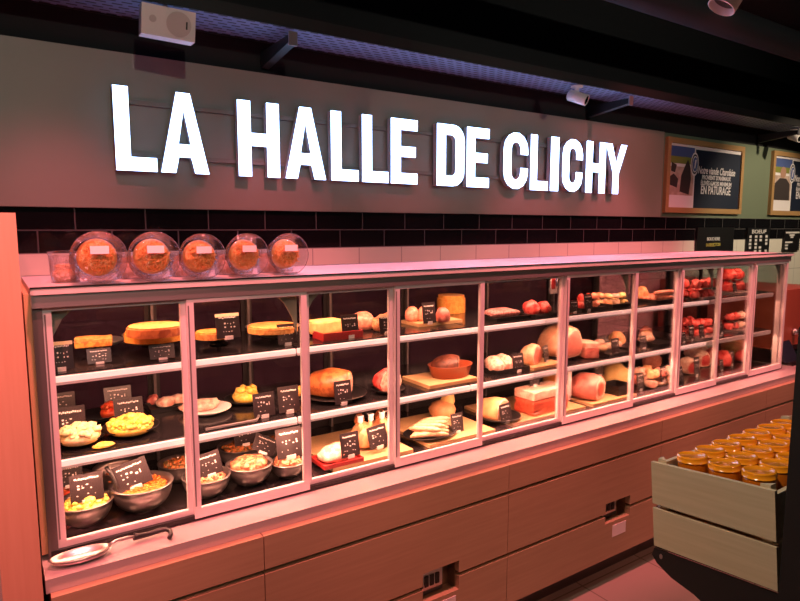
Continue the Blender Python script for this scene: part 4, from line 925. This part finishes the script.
bm = new(); lathe(bm, [(0, .0285), (.043, .0305), (.043, .032), (0, .034)], 24, mtx=mt); obj('lamp_lens', bm, 'lens', t_)
bm = new(); tube(bm, [(.05, 0, .08), (.02, 0, .3), (-.22, 0, .52)], .01, 8); obj('stem', bm, 'blackmetal', t_)

# ------------------------------------------------------------------ machines at the far end of the counter
t_ = thing('counter_machine', 'red brown machine box on the ledge past the glass case', 'machine', (4.5, 2.12, .772))
bm = new(); box(bm, -.10, .62, -.10, .36, .10, .50); obj('housing', bm, 'dark_red', t_, bevel=.008)
bm = new(); box(bm, -.10, .62, -.10, .36, .066, .098); obj('machine_base', bm, 'black', t_)
for x in (-.07, .55):
    bm = new(); box(bm, x, x + .04, -.08, .32, .0005, .066); obj('foot', bm, 'black', t_)
bm = new(); lathe(bm, [(0, 0), (.022, 0), (.024, -.012), (.018, -.03), (0, -.034)], 20, mtx=Matrix.Translation((.20, -.101, .20)) @ Matrix.Rotation(R(-90), 4, 'X')); obj('knob', bm, 'steel', t_)
t_ = thing('card_terminal', 'dark tilted screen standing on the steel ledge beside the machine', 'screen', (4.52, 1.95, .7725))
bm = new(); prism(bm, [(-.06, 0), (.06, 0), (.03, .02), (-.04, .02)], 'x', -.06, .06); obj('stand', bm, 'black', t_)
bm = new(); prism(bm, [(-.02, .02), (.05, .15), (.064, .145), (-.005, .0195)], 'x', -.09, .09); obj('screen_panel', bm, 'screen', t_)
t_ = thing('slicing_machine', 'dark box machine on a stand seen through the last glass door', 'machine', (4.62, 2.70, 0))
bm = new(); box(bm, -.22, .22, -.14, .18, .92, 1.30); obj('housing', bm, 'dark_red', t_, bevel=.01)
bm = new(); box(bm, -.25, .25, -.17, .20, .86, .919); obj('tabletop', bm, 'darksteel', t_)
for x in (-.23, .19):
    for y in (-.15, .14):
        bm = new(); box(bm, x, x + .04, y, y + .04, 0, .859); obj('leg', bm, 'darksteel', t_)

# ------------------------------------------------------------------ gondola with the crate of jars
tilt = math.atan(.0945)
def TL(x, y, z): # lies in the tilted plane of the display
    return (x, y, z)
gd = thing('display_stand', 'black metal display stand at the frame edge holding the wooden crate', 'display stand', (1.232, .52, 0))
bm = new(); box(bm, 0, .045, -.16, 0, 0, 1.518); obj('upright', bm, 'blackmetal', gd)
bm = new(); box(bm, .66, .705, -.16, 0, 0, 1.518); obj('upright', bm, 'blackmetal', gd)
bm = new(); box(bm, .045, .66, -.12, -.09, .2, 1.50); obj('back_panel', bm, 'blackmetal', gd)
bm = new(); box(bm, 0, .705, -.16, .30, 0, .09); obj('base_shelf', bm, 'blackmetal', gd)
for x in (0.004, .69):
    bm = new(); prism(bm, [(.0005, .990), (.27, .963), (.275, .945), (.262, .93), (.225, .912), (.17, .900), (.12, .88), (.06, .82), (.0005, .77)], 'x', x, x + .004); sb = obj('shelf_bracket', bm, 'blackmetal', gd)
    if x < .1:
        bm = new(); prism(bm, [(.252 + .004 * math.cos(a), .950 + .006 * math.sin(a)) for a in [k * .524 for k in range(12)]], 'x', x - .0006, x + .0002); obj('bolt_head', bm, 'steel', sb)
bm = new(); prism(bm, [(.0005, .9935), (.27, .9665), (.27, .9635), (.0005, .9905)], 'x', .009, .689); obj('shelf_plate', bm, 'blackmetal', gd)
cr = thing('wooden_crate', 'pale wooden crate of orange jars on the black display stand', 'crate', (1.232, .5212, .9955), (-tilt, 0, 0))
Ld, Wd = .268, .62
for x in (0, Wd - .010):
    bm = new(); prism(bm, [(0, .001), (Ld, .001), (Ld, .090), (0, .088)], 'x', x, x + .010); obj('side_board', bm, 'crate', cr, bevel=.0015)
    bm = new(); prism(bm, [(0, .099), (Ld, .100), (Ld, .197), (0, .199)], 'x', x, x + .010); obj('side_board', bm, 'crate', cr, bevel=.0015)
for y in (0.0015, Ld - .0115):
    for z in (.001, .100):
        bm = new(); box(bm, .0105, Wd - .0105, y, y + .010, z, z + .090); obj('end_board', bm, 'crate', cr)
for x in (.0105, Wd - .0305):
    for y in (.012, Ld - .032):
        bm = new(); prism(bm, [(x, y), (x + .02, y), (x, y + .02)] if (y < .1) == (x < .1) else [(x, y), (x + .02, y + .02), (x, y + .02)], 'z', .011, .205); obj('corner_post', bm, 'crate', cr)
bm = new(); box(bm, .0105, Wd - .0105, .0118, Ld - .0118, .001, .010); obj('floor_board', bm, 'crate', cr)
bm = new(); box(bm, .032, Wd - .032, .033, Ld - .033, .0102, .140)
tag(obj('packing_block', bm, 'board', None, (1.232, .5212, .9955), (-tilt, 0, 0)), 'raised wooden insert inside the crate, under the jars', 'insert')
jar = None
ROW = ['nearest the black upright', 'in the middle row of the crate', 'at the far end of the crate']; COLN = ['first', 'second', 'third', 'fourth', 'fifth', 'sixth', 'seventh', 'eighth']
rm = Matrix.Translation((1.232, .5212, .9955)) @ Matrix.Rotation(-tilt, 4, 'X')
for j in range(3):
    for i in range(7):
        p = rm @ Vector((.074 + .0725 * i, .065 + .0735 * j, .1405))
        lab = 'orange lidded jar %s, %s from the slatted side' % (ROW[j], COLN[i])
        if jar is None:
            jar = thing('preserve_jar', lab, 'jar', p, (-tilt, 0, 0), 'orange preserve jars in the crate')
            bm = new(); lathe(bm, [(0, 0), (.026, 0), (.030, .004), (.0315, .015), (.0315, .050), (.029, .056), (0, .056)], 28); obj('glass', bm, 'jar', jar)
            bm = new(); lathe(bm, [(.0325, .0562), (.0325, .0562), (.0325, .0675)], 28); lathe(bm, [(.0325, .0675), (.031, .0692), (.0285, .0696)], 28); lathe(bm, [(.0285, .0696), (.0275, .0682), (.0, .0695)], 28); obj('lid', bm, 'jarlid', jar)
        else: copy_tree(jar, p, (-tilt, 0, 0), lab)
